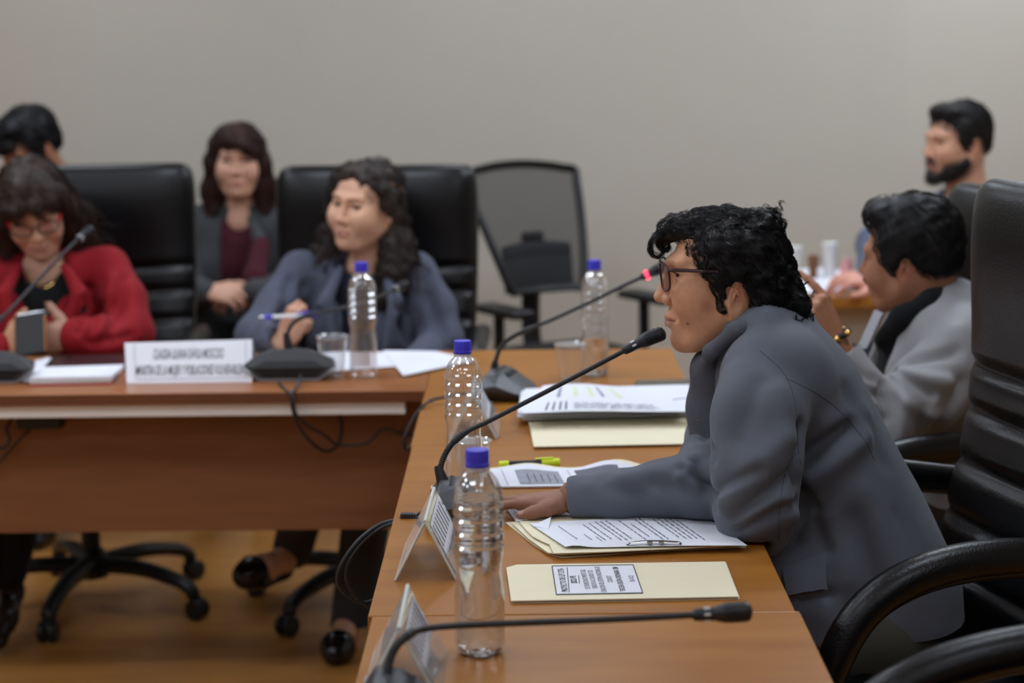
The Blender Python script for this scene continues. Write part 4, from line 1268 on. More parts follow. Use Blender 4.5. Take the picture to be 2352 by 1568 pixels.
# ------------------------------------------------------------------ heads
def head_field(h, o):
    """head in its own space: x forward, y left, z up, origin between the ears at eye height"""
    g = lambda k, d: o.get(k, d)
    F = Field((-.125, -.092, -.235), (.130, .092, .135), h)
    w = g('width', 1.0); ck = g('cheek', 1.0); jw = g('jaw', 1.0); nz = g('nose', 1.0)
    F.ell(g('skull_c', (-.018, 0, .034)), g('skull_r', (.096, .074 * w, .076)), .01)
    F.ell((-.042, 0, -.004), (.060, .062 * w, .060), .03)
    F.ell((.030, 0, -.026), (.056, .058 * w, .082), .03)
    for s in (-1, 1):
        F.cone((-.010, s * .050 * jw, -.052), (.052, s * .024 * jw, -.100), .019, .015, .035)
        F.ell((.052, s * .038 * w, -.034), (.034 * ck, .026 * ck, .034 * ck), .025)
        rg = g('ridge', 1.0); F.cone((.072, s * .040, .018 + .004 * (1 - rg) * 4), (.084, s * .010, .015 + .004 * (1 - rg) * 4), .0115 * rg, .011 * rg, .014)
    F.ell((.072, 0, -.102), (.018, .019 * jw, .017), .022)
    F.ell((.070, 0, -.070), (.024, .028, .026), .018)
    # nose
    F.cone((.085, 0, .010), (.0985, 0, -.026), .0072 * nz, .0085 * nz, .012)
    F.ell((.1035 + g('nose_len', 0), 0, -.037), (.0105 * nz, .0115 * nz, .0095), .009)
    for s in (-1, 1):
        F.ell((.0905 + g('nose_len', 0) * .5, s * .0125 * nz, -.0415), (.0115, .0075, .0085), .006)
        F.ell((.0985, s * .0062, -.0485), (.0045, .0030, .0030), .003, mode='s')
    # eye sockets and lids
    for s in (-1, 1):
        F.ell((.0905, s * .032, -.003), (.017, .018, .0125), .014, mode='s')
        F.ell((.0685, s * .032, -.001), (.0150, .0155, .0140), .004)
        F.cone((.0800, s * .0195, -.002), (.0770, s * .0450, -.0015), g('eye_open', .0036), g('eye_open', .0036) * .8, .0015, mode='s')
        F.cone((.0800, s * .022, .0075), (.0745, s * .045, .0060), .0028, .0024, .004)
        F.cone((.0770, s * .020, -.0125), (.0720, s * .042, -.0120), .0030, .0026, .006)
    # lips
    lp = g('lips', 1.0)
    for s in (-1, 1):
        F.chain([(.0925, 0, -.0655), (.0900, s * .010, -.0660), (.0785, s * .0255, -.0710)], [.0050 * lp, .0048 * lp, .0022], .005)
        F.chain([(.0915, 0, -.0775), (.0885, s * .010, -.0765), (.0780, s * .0245, -.0718)], [.0058 * lp, .0052 * lp, .0020], .005)
        F.chain([(.1000, 0, -.0713), (.0965, s * .011, -.0713), (.0815, s * .0275, -.0725)], [.0017, .0017, .0013], .0018, mode='s')
        # fold from nose to mouth corner
        F.chain([(.0865, s * .0215, -.044), (.0800, s * .0300, -.066)], [g('crease', .0022), g('crease', .0022) * .8], .008, mode='s')
    F.cone((.0985, 0, -.051), (.0985, 0, -.0600), .0024, .0024, .005, mode='s')
    F.ell((.0965, 0, -.0880), (.008, .014, .0040), .008, mode='s')
    # ears
    ez = g('ear_dz', 0.0); ex = g('ear_dx', 0.0); es = g('ear', 1.0)
    for s in (-1, 1):
        Rm = np.array(Matrix.Rotation(s * .35, 3, 'Z') @ Matrix.Rotation(-.18, 3, 'Y'))
        E = lambda x, y, z: (x * es + ex + .021 * (es - 1), s * (y * w), z * es + ez)
        F.ell(E(-.021, .073, -.010), (.0165 * es, .0065, .0285 * es), .006, R=Rm)
        F.ell(E(-.015, .072, -.032), (.0090 * es, .0060, .0115 * es), .005)
        F.ell(E(-.0180, .0805, -.006), (.0095 * es, .0050, .0185 * es), .004, R=Rm, mode='s')
        F.chain([E(-.012, .0775, -.012), E(-.020, .0800, .004), E(-.026, .0805, -.010)], [.0022, .0020, .0018], .003)
        F.ell(E(-.004, .0745, -.013), (.0050, .0040, .0060), .004)
    # neck
    n0 = V3(g('neck', (-.045, 0, -.20)))
    F.cone((-.028, 0, -.045), n0, g('neck_r', .050), g('neck_r', .050) * 1.12, .03)
    return F

SKIN_CACHE = {}
def skin_mat(name='skin', rough=.48):
    if name not in SKIN_CACHE:
        SKIN_CACHE[name] = mat(name, (.5, .3, .2, 1), rough, attr='tone', var=.10, vscale=90, bump=.22, bscale=420, sss=.25, spec=.45)
    return SKIN_CACHE[name]

def face_tones(o):
    sk = o['skin']; lip = o['lip']; red = o.get('flush', tuple(a * b for a, b in zip(sk, (1.02, .80, .74))))
    brow = o.get('brow', (.02, .015, .012)); bl = []
    for s in (-1, 1):
        bl.append(((.055, s * .045, -.035), (.030, .022, .024), red, .45, 1.6))
        bl.append(((-.02, s * .08, -.012), (.03, .02, .035), red, .5, 1.5))
        if o.get('brow_w', 1):
            bl.append(((.088, s * .020, .0175), (.013, .012, .0042), brow, .75 * o.get('brow_w', 1), 1.8))
            bl.append(((.080, s * .036, .0195), (.015, .014, .0036), brow, .75 * o.get('brow_w', 1), 1.8))
        bl.append(((.080, s * .032, -.014), (.012, .016, .008), tuple(a * .80 for a in sk), .35, 1.5))
        bl.append(((.084, s * .013, -.0715), (.015, .015, .0085), lip, .85, 3.0))
    bl.append(((.104, 0, -.038), (.016, .016, .012), red, .35, 1.4))
    bl.append(((.090, 0, -.0715), (.016, .012, .0118), lip, .85, 3.0))
    return bl + o.get('marks', [])

def eyeballs(parent, Mx, look=(1, 0, 0), iris=(.03, .017, .01), lash=True):
    if 'lash' not in M: M['lash'] = mat('eyelash', srgb(22, 16, 14), .7)
    me_mats = [mat('eye_white', srgb(216, 208, 200), .25), mat('iris', tuple(iris) + (1,), .2), mat('pupil', (.004, .004, .004, 1), .1)] if 'eye_mats' not in M else M['eye_mats']
    M['eye_mats'] = me_mats
    for s in (-1, 1):
        b = MB(); n = 20; m = 14; R = .0122
        q = Vector(look).normalized().to_track_quat('Z', 'Y').to_matrix()
        vs = []; fs = []; mi = []
        for i in range(m + 1):
            th = PI * i / m * .62
            for k in range(n):
                a = 2 * PI * k / n
                p = q @ Vector((R * math.sin(th) * math.cos(a), R * math.sin(th) * math.sin(a), R * math.cos(th)))
                vs.append(Mx @ (p + Vector((.0678, s * .032, -.0012))))
        for i in range(m):
            for k in range(n):
                k2 = (k + 1) % n
                fs.append((i * n + k, (i + 1) * n + k, (i + 1) * n + k2, i * n + k2)); b_ = 2 if i < 4 else (1 if i < 8 else 0); mi.append(b_)
        b.v = [tuple(v) for v in vs]; b.f = fs; b.mi = mi
        me = b.mesh('eye')
        link('eye', me, me_mats, parent)
        if lash:
            b = MB(); b.tube(smooth_path([Mx @ Vector((x_, s * y_, z_)) for x_, y_, z_ in ((.0765, .0195, -.0002), (.0822, .026, .0026), (.0838, .032, .0030), (.0818, .039, .0024), (.0750, .0465, -.0004))], 4), [.0006, .0011, .0012, .0012, .0007], 6); b.build('eyelashes', M['lash'], parent)

def hand_field(o, h=.0018):
    """right-hand space: x along the fingers, y towards the thumb, z out of the back of the hand; origin at the wrist"""
    s = o.get('size', 1.0)
    F = Field((-.13, -.075 * s, -.095 * s), (.215 * s, .095 * s, .060 * s), h)
    kn = [(.088, .027, .002), (.092, .008, .005), (.087, -.012, .003), (.078, -.030, -.002)]
    ln = [.070, .078, .072, .056]; rr = [.0088, .0090, .0085, .0076]
    curl = o.get('curl', [(.15, .2, .1)] * 4); sp = o.get('spread', (.06, .01, -.05, -.12))
    tips = []
    F.cone((-o.get('stub', .030), 0, 0), (-.02, 0, 0), .029 * s, .0255 * s, .01, flat=(0, 0, 1), ff=.8)
    F.cone((-.02, 0, 0), (.012, 0, -.002), .0255 * s, .024 * s, .02, flat=(0, 0, 1), ff=.72)
    for i in range(4):
        x, y, z = kn[i]
        F.cone((.006 * s, y * .55 * s, -.002 * s), (x * s, y * s, (z - .004) * s), .0130 * s, .0100 * s, .011)
    F.ell((.050 * s, -.002, -.006 * s), (.045 * s, .036 * s, .012 * s), .012)
    F.ell((.035 * s, .022 * s, -.010 * s), (.030 * s, .017 * s, .013 * s), .014)
    for i in range(4):
        p = V3(kn[i]) * s; p[2] -= .002 * s
        a = 0.0
        yaw = sp[i]
        for j, fr in enumerate((.44, .31, .25)):
            a += curl[i][j]
            d = np.array([math.cos(a) * math.cos(yaw), math.cos(a) * math.sin(yaw), -math.sin(a)])
            q = p + d * ln[i] * fr * s
            r0 = rr[i] * s * (1, .92, .84)[j]; r1 = rr[i] * s * (.92, .84, .70)[j]
            F.cone(p, q, r0, r1, o.get('web', .005) if j == 0 else .0025)
            if j == 2: tips.append((q, d, np.array([math.sin(a) * math.cos(yaw), math.sin(a) * math.sin(yaw), math.cos(a)]), r1))
            p = q
    tp_ = o.get('thumb', [(.014, .026, -.010), (.046, .050, -.018), (.076, .060, -.020), (.100, .062, -.020)])
    tp_ = [V3(q) * s for q in tp_]
    F.chain(tp_, [.0145 * s, .0125 * s, .0100 * s, .0078 * s], .008)
    d = tp_[3] - tp_[2]; d /= np.linalg.norm(d)
    tips.append((tp_[3], d, V3(o.get('thumb_nail', (0, .5, .85))), .0078 * s))
    return F, tips

def hand_part(o, Mx, skin, left=False, nail=None, knuckle=None):
    """returns world verts, faces, tones"""
    F, tips = hand_field(o, o.get('h', .0018))
    v, f = F.mesh()
    v = relax(v, f, 1, .4)
    nail = nail or tuple(min(1, c * k) for c, k in zip(skin, (1.18, 1.12, 1.15)))
    kd = knuckle or tuple(c * .82 for c in skin)
    bl = []
    for (q, d, up, r) in tips:
        bl.append((q + up * r * .9 - d * .002, (.0065, .0065, .0065), nail, .75, 3))
    s = o.get('size', 1)
    for (x, y, z) in [(.088, .027, .002), (.092, .008, .005), (.087, -.012, .003), (.078, -.030, -.002)]:
        bl.append(((x * s, y * s, (z + .008) * s), (.010, .008, .007), kd, .5, 1.5))
    c = paint(v, skin, bl)
    if left:
        v = v * np.array([1, -1, 1]); f = f[:, ::-1]
    return xf(Mx, v), f, c

def join_parts(parts):
    vs, fs, cs = [], [], []; o = 0
    for (v, f, c) in parts:
        vs.append(v); fs.append(f + o); cs.append(c); o += len(v)
    return np.concatenate(vs), np.concatenate(fs), np.concatenate(cs)

def cloth_obj(name, F, mt, parent, folds=(), it=2, cols=None, traced=()):
    v, f = F.mesh()
    v = relax(v, f, it, .5)
    if len(traced):          # folds given by where they run on the visible side of the cloth
        tree = BVHTree.FromPolygons(v.tolist(), f.tolist())
        add = []
        for (p, q, w, d) in traced:
            n_ = 4; last = None
            for i in range(n_ + 1):
                t = i / n_
                h_ = tree.ray_cast(CAM, ray(p[0] + (q[0] - p[0]) * t, p[1] + (q[1] - p[1]) * t))[0]
                if h_ is not None and last is not None and (h_ - last).length < .12: add.append((last, h_, w, d))
                last = h_
        n = vert_normals(v, f)
        off = np.zeros(len(v))
        seen = {}
        for (a, b, w, d) in add:
            a = V3(a); b = V3(b); ba = b - a
            t = np.clip(((v - a) @ ba) / (ba @ ba + 1e-12), 0, 1)
            dd = np.linalg.norm(v - a - t[:, None] * ba, axis=1)
            e = d * np.exp(-(dd / w) ** 2)
            key = (w, d)
            seen[key] = np.where(np.abs(e) > np.abs(seen.get(key, 0 * e)), e, seen.get(key, 0 * e))
        for e in seen.values(): off += e
        v = v + n * off[:, None]
        v = relax(v, f, 1, .3)
    if len(folds):
        n = vert_normals(v, f)
        v = fold(v, n, folds)
    return link(name, np_mesh(name, v, f), mt, parent)

def glasses(parent, Mx, mt_front, mt_temple, hw=.026, hh=.019, x=.098, z=-.004, gap=.0085, r=.0016, drop=0.0, temple_end=(-.018, .076, .008), tilt=.08):
    g = bpy.data.objects.new('spectacles', None); COL.objects.link(g); g.parent = parent
    for s in (-1, 1):
        cy = s * (gap + hw)
        loop = []
        for k in range(37):
            a = 2 * PI * k / 36
            ca, sa = math.cos(a), math.sin(a)
            yy = cy + s * hw * math.copysign(abs(ca) ** .7, ca)
            zz_ = z + hh * math.copysign(abs(sa) ** .75, sa)
            xx = x - .35 * (abs(yy) ** 2) / .09 - tilt * (z - zz_) * -1 * -1
            loop.append(Mx @ Vector((xx, yy, zz_)))
        b = MB(); b.tube(loop, r, 8); b.build('rim', mt_front, g)
        ctr = sum((Vector(p) for p in loop), Vector()) / len(loop)
        b = MB(); b.add([ctr] + loop[:-1], [(0, i, i % 36 + 1) for i in range(1, 37)]); b.build('lens', M['lens'], g)
        o_ = Vector((x - .35 * (gap + 2 * hw) ** 2 / .09, s * (gap + 2 * hw), z + hh * .55))
        te = Vector((temple_end[0], s * temple_end[1], temple_end[2]))
        b = MB(); b.tube([Mx @ o_, Mx @ (o_ + Vector((-.008, s * .004, .001))), Mx @ te], [r * 1.3, r * 1.8, r * 1.3], 8, flat=1.0); b.build('temple', mt_temple, g)
    b = MB(); b.tube(smooth_path([Mx @ Vector((x, -gap, z + hh * .35)), Mx @ Vector((x + .002, 0, z + hh * .5)), Mx @ Vector((x, gap, z + hh * .35))], 4), r, 8); b.build('bridge', mt_front, g)
    return g

def person(name, label, parts, skin_name='skin'):
    v, f, c = join_parts(parts)
    o = link(name, np_mesh(name, v, f, c), skin_mat(skin_name))
    tag(o, label, 'person', 'people at the meeting')
    return o

def head_part(o, Mx, h=.0026):
    F = head_field(h, o)
    v, f = F.mesh()
    v = relax(v, f, 1, .35)
    c = paint(v, o['skin'], face_tones(o))
    st = o.get('long', 1.0)
    if st != 1.0: v = np.column_stack([v[:, 0], v[:, 1], np.where(v[:, 2] < 0, v[:, 2] * st, v[:, 2])])
    return (xf(Mx, v), f, c)

def hair_obj(name, F, Mx, mt, parent, flow, n, steps, step, rad, seed_w=None, core_shrink=.0015, it=1, avoid=(), **kw):
    """hair mass plus combed strands; one thing, the strands joined to the mass as its own part"""
    v, f = F.mesh()
    v = relax(v, f, it, .4)
    nn = vert_normals(v, f)
    core = v - nn * core_shrink
    o = link(name, np_mesh(name, xf(Mx, core), f), mt, parent)
    if n:
        r = np.random.default_rng(kw.get('seed', 3))
        w = np.ones(len(v)) if seed_w is None else np.clip(seed_w(v), 0, None)
        pick = r.choice(len(v), n, p=w / w.sum())
        P_ = grow(F, v[pick] + r.normal(size=(n, 3)) * .001, flow, steps, step, **kw)
        for (c_, r_) in avoid:
            inside = (((P_ - V3(c_)) / V3(r_)) ** 2).sum(2) < 1
            P_ = P_[~inside.any(1)]
        rr = rad * np.interp(np.linspace(0, 1, steps + 1), [0, .15, .7, 1], [.7, 1, 1, .25])
        S, m, _ = P_.shape
        me = tubes_mesh('strands', xf(Mx, P_.reshape(-1, 3)).reshape(S, m, 3), rr)
        s = link('strands', me, mt, o); s['kind'] = 'stuff'
    return o

def hair_mat(name, col, col2=None, rough=.42):
    return mat(name, col, rough + .08, col2=col2, vscale=55, vstretch=(1, 1, .15), spec=.4, bump=.25, bscale=160, bstretch=(1, 1, .08))

def cloth_mat(name, col, rough=.85, var=.05, sheen=.04, bump=.25, bscale=900):
    return mat(name, col, rough, var=var, vscale=14, bump=bump, bscale=bscale, sheen=sheen, spec=.25)

def seat_body(F, pts, rs, k=.04, **kw):
    F.chain(pts, rs, k, **kw); return F

# ================================================================== the woman in grey, in focus
def build_main():
    MY = 3.285
    sk = srgb(217, 162, 127)[:3]
    o = dict(skin=sk, lip=srgb(158, 102, 94)[:3], flush=srgb(206, 130, 100)[:3], brow_w=.25, nose=1.18, nose_len=.001, lips=1.25, skull_c=(-.010, 0, .027), skull_r=(.085, .070, .067), crease=.0030, ear_dz=-.026, ear_dx=.002, ear=1.1, long=1.13, jaw=1.04, eye_open=.0036, neck=(-.060, 0, -.19), neck_r=.052,
             marks=[((.060, .050, -.022), (.006, .006, .005), srgb(120, 84, 64)[:3], .6, 2), ((.045, .055, -.045), (.0022, .01, .0022), srgb(80, 50, 40)[:3], .8, 3), ((.062, .045, -.072), (.003, .01, .003), srgb(120, 76, 58)[:3], .8, 3),
                    ((.030, .060, -.045), (.018, .02, .016), srgb(180, 100, 78)[:3], .5, 1.5), ((.055, .055, -.015), (.0018, .01, .0018), srgb(70, 44, 36)[:3], .8, 3)])
    HO = P(1662, 620, MY)
    a = math.radians(-3)
    HM = frame(HO, (-math.cos(a), -math.sin(a), -.02), (0, 0, 1))
    HH = Matrix.Translation((0, 0, -.005)) @ HM
    parts = [head_part(o, HM, .0023)]
    # right hand flat on the papers, fingers to the left
    wr = Z(1312, 1142, .788); kn = Z(1236, 1147, .781)
    hx = (kn - wr).normalized()
    HA = frame(wr, hx, (0, .06, 1))
    # frame(): y = up x fwd ; for fwd = -X it points to -Y, the thumb side of a right hand
    parts.append(hand_part(dict(size=.94, stub=.07, curl=[(.06, .22, .14), (.04, .22, .14), (.03, .22, .14), (.02, .20, .12)], spread=(.16, .03, -.10, -.24), web=.002,
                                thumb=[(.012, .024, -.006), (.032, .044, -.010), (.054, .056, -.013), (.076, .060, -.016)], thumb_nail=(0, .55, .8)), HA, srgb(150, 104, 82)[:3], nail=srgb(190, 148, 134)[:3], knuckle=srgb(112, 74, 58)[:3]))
    # joints
    H = P(2010, 1420, 3.27); Wt = P(1925, 1170, 3.275); C = P(1815, 960, 3.28); N = P(1735, 800, 3.285)
    SL = P(1752, 868, 3.11); EL = P(1732, 1176, 3.03); WL = P(1700, 1150, 3.22)
    SR = P(1700, 880, 3.46); ER = Z(1606, 1112, .818); WR = Z(1325, 1142, .790)
    spine = (N - H).normalized(); nrm = Vector((spine.z, 0, -spine.x))      # thickness direction of the trunk
    # inner body (keeps the figure one body under the clothes)
    lo = (.05, 2.9, .38); hi = (.95, 3.65, 1.2)
    F = Field(lo, hi, .012)
    F.chain([H, Wt, C, N], [.12, .10, .055, .040], .03, flat=nrm, ff=.6)
    F.cone(N, HM @ Vector((-.05, 0, -.12)), .055, .05, .03)
    F.chain([SL, EL, WL], [.04, .035, .03], .02); F.chain([C, P(1720, 1050, 3.33), ER, WR, wr], [.03, .03, .03, .025, .023], .02)
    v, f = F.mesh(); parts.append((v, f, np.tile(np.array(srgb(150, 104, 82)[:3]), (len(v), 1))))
    body = person('person', 'person with short curly black hair in a grey blazer speaking into the microphone', parts)
    eyeballs(body, HM, look=(1, .05, -.05))
    gl = mat('plum_spectacle_frame', srgb(58, 28, 36), .3)
    glasses(body, HM, gl, gl, hw=.0255, hh=.0235, x=.1045, z=-.004, r=.0018, temple_end=(-.005, .080, .006))

    # ---------------- blazer
    J = Field((.03, 2.86, .56), (.98, 3.62, 1.16), .0045)
    hipL = P(1905, 1420, 3.10)
    J.chain([P(2020, 1450, 3.275), P(2005, 1330, 3.275), P(1950, 1180, 3.275), P(1868, 1030, 3.28), P(1800, 900, 3.28)], [.190, .178, .160, .158, .148], .05, flat=nrm, ff=.70)
    J.cone(P(1795, 905, 3.28), P(1755, 815, 3.285), .150, .095, .06, flat=nrm, ff=.78)
    J.cone(P(1800, 862, 3.15), P(1800, 862, 3.42), .075, .075, .06)               # shoulder yoke
    # hem flares over the chair, front corner towards the table
    J.cone(P(2060, 1300, 3.2), P(2130, 1340, 3.22), .06, .028, .06)
    J.cone(P(1850, 1330, 3.16), P(1880, 1470, 3.14), .075, .07, .06)
    # near sleeve, hanging full from the shoulder to the elbow on the table
    J.chain([P(1752, 868, 3.125), P(1742, 960, 3.07), P(1738, 1060, 3.04), P(1732, 1150, 3.035)], [.069, .0690, .0655, .0640], .03)
    J.chain([P(1732, 1150, 3.035), P(1735, 1196, 3.06), P(1705, 1180, 3.25)], [.0640, .056, .045], .02)
    # far sleeve and the forearm on the table
    J.chain([P(1712, 900, 3.44), P(1660, 1010, 3.42), ER], [.070, .060, .052], .03)
    J.chain([ER, Z(1520, 1122, .806), Z(1420, 1136, .796), WR], [.052, .044, .038, .0365], .02)
    # collar
    J.chain([P(1690, 760, 3.21), P(1760, 742, 3.20), P(1822, 728, 3.285)], [.014, .020, .020], .03)
    J.chain([P(1822, 728, 3.285), P(1760, 748, 3.38), P(1680, 790, 3.39)], [.020, .018, .014], .03)
    # neck opening and sleeve mouth
    J.cone(P(1700, 790, 3.285), P(1640, 690, 3.285), .052, .060, .01, mode='s')
    q = WR - (ER - WR).normalized() * .001
    J.cone(q - (ER - WR).normalized() * .10, q + (ER - WR).normalized() * .022, .0285, .0270, .003, mode='s')
    J.half(q, WR - ER)  if False else None
    # cut the cuff flat
    d_ = (WR - ER).normalized()
    Xg, Yg, Zg = J.ax[0][:, None, None], J.ax[1][None, :, None], J.ax[2][None, None, :]
    cut = (Xg - q.x) * d_.x + (Yg - q.y) * d_.y + (Zg - q.z) * d_.z
    near = ((Xg - q.x) ** 2 + (Yg - q.y) ** 2 + (Zg - q.z) ** 2) < .12 ** 2
    J.D = np.where(near, np.maximum(J.D, cut - .012), J.D).astype(np.float32)
    # lower hem
    hem = Vector((-.35, 0, -1)).normalized(); hp = P(1960, 1480, 3.27)
    cut = (Xg - hp.x) * hem.x + (Yg - hp.y) * hem.y + (Zg - hp.z) * hem.z
    J.D = np.maximum(J.D, cut.astype(np.float32))
    # flat against the table top
    J.D = np.where(((Zg < TOP + .004) & (Xg < XR + .012)), np.maximum(J.D, .002), J.D)
    fl = [((1852, 1052), (1948, 984), .0150, -.0231), ((1868, 1098), (1985, 1004), .0220, .0152), ((1900, 975), (1985, 950), .024, .0081), ((1838, 980), (1831, 1112), .0100, -.0182), ((1834, 1112), (1868, 1165), .0110, -.0121),
          ((1848, 1172), (1828, 1232), .0120, -.0141), ((1690, 1188), (1826, 1078), .0100, -.0122), ((1662, 1152), (1800, 1008), .0200, .0112), ((1652, 1122), (1742, 1078), .0095, -.0113), ((1700, 1218), (1828, 1152), .0105, -.0101), ((1690, 1200), (1790, 1140), .0130, .0082),
          ((1812, 1150), (1832, 1222), .0160, .0102), ((1690, 850), (1664, 960), .0260, .0071), ((1745, 880), (1700, 1010), .0160, -.0062), ((1790, 900), (1815, 1010), .0200, .0063), ((1570, 1076), (1622, 1112), .0080, -.0123), ((1598, 1058), (1640, 1150), .0110, -.0151), ((1585, 1066), (1560, 1100), .0090, .0083),
          ((1440, 1100), (1548, 1078), .0180, .0084), ((1500, 1108), (1640, 1150), .0150, -.0091), ((1380, 1110), (1470, 1140), .0140, -.0052), ((1345, 1120), (1420, 1105), .0120, .0041), ((1612, 960), (1638, 1050), .0100, -.0111), ((1990, 1130), (2080, 1330), .0220, .0066), ((1960, 1190), (2030, 1400), .0180, -.0067),
          ((1905, 1190), (1945, 1330), .0200, .0061), ((1870, 1200), (1900, 1262), .0120, -.0064), ((1840, 1385), (1910, 1362), .0090, -.0093), ((1880, 1400), (1960, 1460), .0200, .0055), ((1760, 800), (1830, 860), .0240, -.0045), ((2060, 1180), (2130, 1300), .0140, -.0043), ((1940, 900), (2030, 1060), .0200, -.0047)]
    cl = cloth_mat('grey_wool_blazer', srgb(94, 98, 108), .8, var=.06, sheen=.12, bump=.3, bscale=1100)
    jk = cloth_obj('blazer', J, cl, body, it=2, traced=fl)
    # seams, pocket flap and knit collar lie on the finished cloth
    bvh = BVHTree.FromPolygons([v.co for v in jk.data.vertices], [p.vertices for p in jk.data.polygons])
    seam_m = cloth_mat('blazer_seam', srgb(62, 66, 74), .9)
    def on(px, py, lift=0.0):
        d = ray(px, py); h_ = bvh.ray_cast(CAM, d)
        return (h_[0] + h_[1] * lift, h_[1]) if h_[0] is not None else (None, None)
    def seam(px, r=.0006, lift=-.0001):
        pts = [on(x, y, lift)[0] for x, y in [(p.x, p.y) for p in smooth_path([(a_, b_, 0) for a_, b_ in px], 8)]]
        pts = [p for p in pts if p is not None]
        keep = [pts[0]]
        for p in pts[1:]:
            if .0005 < (p - keep[-1]).length < .05: keep.append(p)
        if len(keep) > 2:
            b = MB(); b.tube(keep, r, 6); b.build('seam', seam_m, jk)
    seam([(1745, 805), (1780, 835), (1808, 870), (1826, 925), (1832, 1000), (1834, 1045)])
    seam([(1804, 868), (1870, 900), (1930, 945), (1985, 1010), (2010, 1060)])
    seam([(1830, 1040), (1812, 1060), (1800, 1100), (1790, 1180), (1788, 1240)])
    seam([(1835, 1055), (1860, 1100), (1890, 1155), (1920, 1200), (1945, 1250), (1960, 1310)])
    seam([(1835, 1200), (1890, 1160)])
    # pocket flap
    fc_ = [(1800, 1305), (1898, 1268), (1896, 1344), (1815, 1362)]
    grid = []
    ok = True
    b = MB()
    nu, nv = 8, 5
    for lift in (.0045, .0012):
        for j in range(nv + 1):
            for i in range(nu + 1):
                u, v_ = i / nu, j / nv
                x = (fc_[0][0] * (1 - u) + fc_[1][0] * u) * (1 - v_) + (fc_[3][0] * (1 - u) + fc_[2][0] * u) * v_
                y = (fc_[0][1] * (1 - u) + fc_[1][1] * u) * (1 - v_) + (fc_[3][1] * (1 - u) + fc_[2][1] * u) * v_
                p_, n_ = on(x, y, lift + (.011 * v_ if lift > .002 else .007 * v_))
                if p_ is None: ok = False; p_ = Vector()
                grid.append(p_)
    if ok:
        w_ = nu + 1; m_ = (nu + 1) * (nv + 1)
        fs = [(j * w_ + i, j * w_ + i + 1, (j + 1) * w_ + i + 1, (j + 1) * w_ + i) for j in range(nv) for i in range(nu)]
        rim = list(range(w_)) + [j * w_ + nu for j in range(1, nv + 1)] + [nv * w_ + i for i in range(nu - 1, -1, -1)] + [j * w_ for j in range(nv - 1, 0, -1)]
        fs2 = [tuple(m_ + i for i in reversed(f_)) for f_ in fs] + [(b2, a2, m_ + a2, m_ + b2) for a2, b2 in zip(rim, rim[1:] + rim[:1])]
        b.add(grid, fs + fs2); b.build('pocket_flap', cl, jk)
    # knit collar and front inside the blazer
    K = Field((.15, 3.02, .76), (.56, 3.52, 1.16), .0045)
    K.chain([P(1622, 850, 3.27), P(1632, 808, 3.20), P(1690, 758, 3.175), P(1745, 735, 3.21)], [.012, .012, .013, .010], .012)
    K.chain([P(1622, 850, 3.27), P(1640, 800, 3.36), P(1700, 758, 3.39)], [.012, .012, .012], .012)
    K.chain([P(1630, 850, 3.29), P(1650, 930, 3.30), P(1690, 1050, 3.30)], [.022, .05, .085], .03)
    K.chain([P(1650, 850, 3.28), P(1700, 850, 3.28)], [.04, .06], .03)
    cloth_obj('knit_collar', K, cloth_mat('grey_knit', srgb(92, 94, 102), .95, bump=.8, bscale=420), body)
    # ---------------- trousers
    T = Field((.05, 2.95, .02), (.98, 3.6, .72), .010)
    for s, yy in ((-1, 3.17), (1, 3.38)):
        T.chain([Vector((H.x - .03, yy, .55)), Vector((.32, yy, .56)), Vector((.26, yy, .30)), Vector((.30, yy, .09))], [.105, .085, .065, .055], .03)
    T.ell(H + Vector((-.02, 0, -.02)), (.12, .17, .11), .05)
    cloth_obj('trousers', T, cloth_mat('grey_green_trousers', srgb(74, 74, 66), .85), body)
    sh = M['black_plastic']
    for yy in (3.17, 3.38):
        S_ = Field((.1, yy - .07, -.01), (.42, yy + .07, .16), .006)
        S_.chain([(.34, yy, .045), (.26, yy, .05), (.17, yy, .03)], [.04, .042, .030], .02); S_.cone((.31, yy, .04), (.31, yy, .11), .04, .04, .02); S_.half((0, 0, .002), (0, 0, -1))
        cloth_obj('shoe', S_, sh, body)

    # ---------------- hair, combed from a side parting, curled at front and nape
    R = Field((-.175, -.125, -.115), (.165, .125, .165), .0026)
    R.ell((-.016, 0, .034), (.086, .080, .073), .01)
    R.ell((-.050, 0, .006), (.062, .082, .070), .03)
    R.ell((.014, -.014, .070), (.060, .062, .031), .02)           # top, swept forward
    for s in (-1, 1):
        R.ell((.003, s * .068, .034), (.028, .015, .042), .018)    # temple
        R.ell((-.030, s * .073, .036), (.046, .017, .042), .018)
        R.ell((-.066, s * .068, -.018), (.030, .020, .046), .018)  # behind the ear
        R.cone((.010, s * .069, .002), (.004, s * .072, -.046), .013, .004, .010)   # lock before the ear
    R.ell((-.088, 0, -.030), (.036, .062, .040), .025)
    R.cone((-.118, -.045, -.050), (-.118, .050, -.050), .016, .018, .02)          # flipped nape
    R.ell((-.066, .005, .082), (.030, .05, .025), .012)                            # raised crown curls
    # fringe sweeping to a curl over the brow
    R.chain([(.045, .015, .082), (.082, .000, .072), (.102, -.010, .052)], [.020, .017, .011], .015)
    for s in (-1, 1): R.ell((-.019, s * .088, -.038), (.020, .024, .028), .004, mode='s')     # keep the ear free
    # the parting on the near side
    R.chain([(.060, .050, .078), (.010, .052, .100), (-.040, .045, .108)], [.004, .004, .003], .006, mode='s')
    R.noise(.0026, 120, 5); R.noise(.0016, 300, 6)
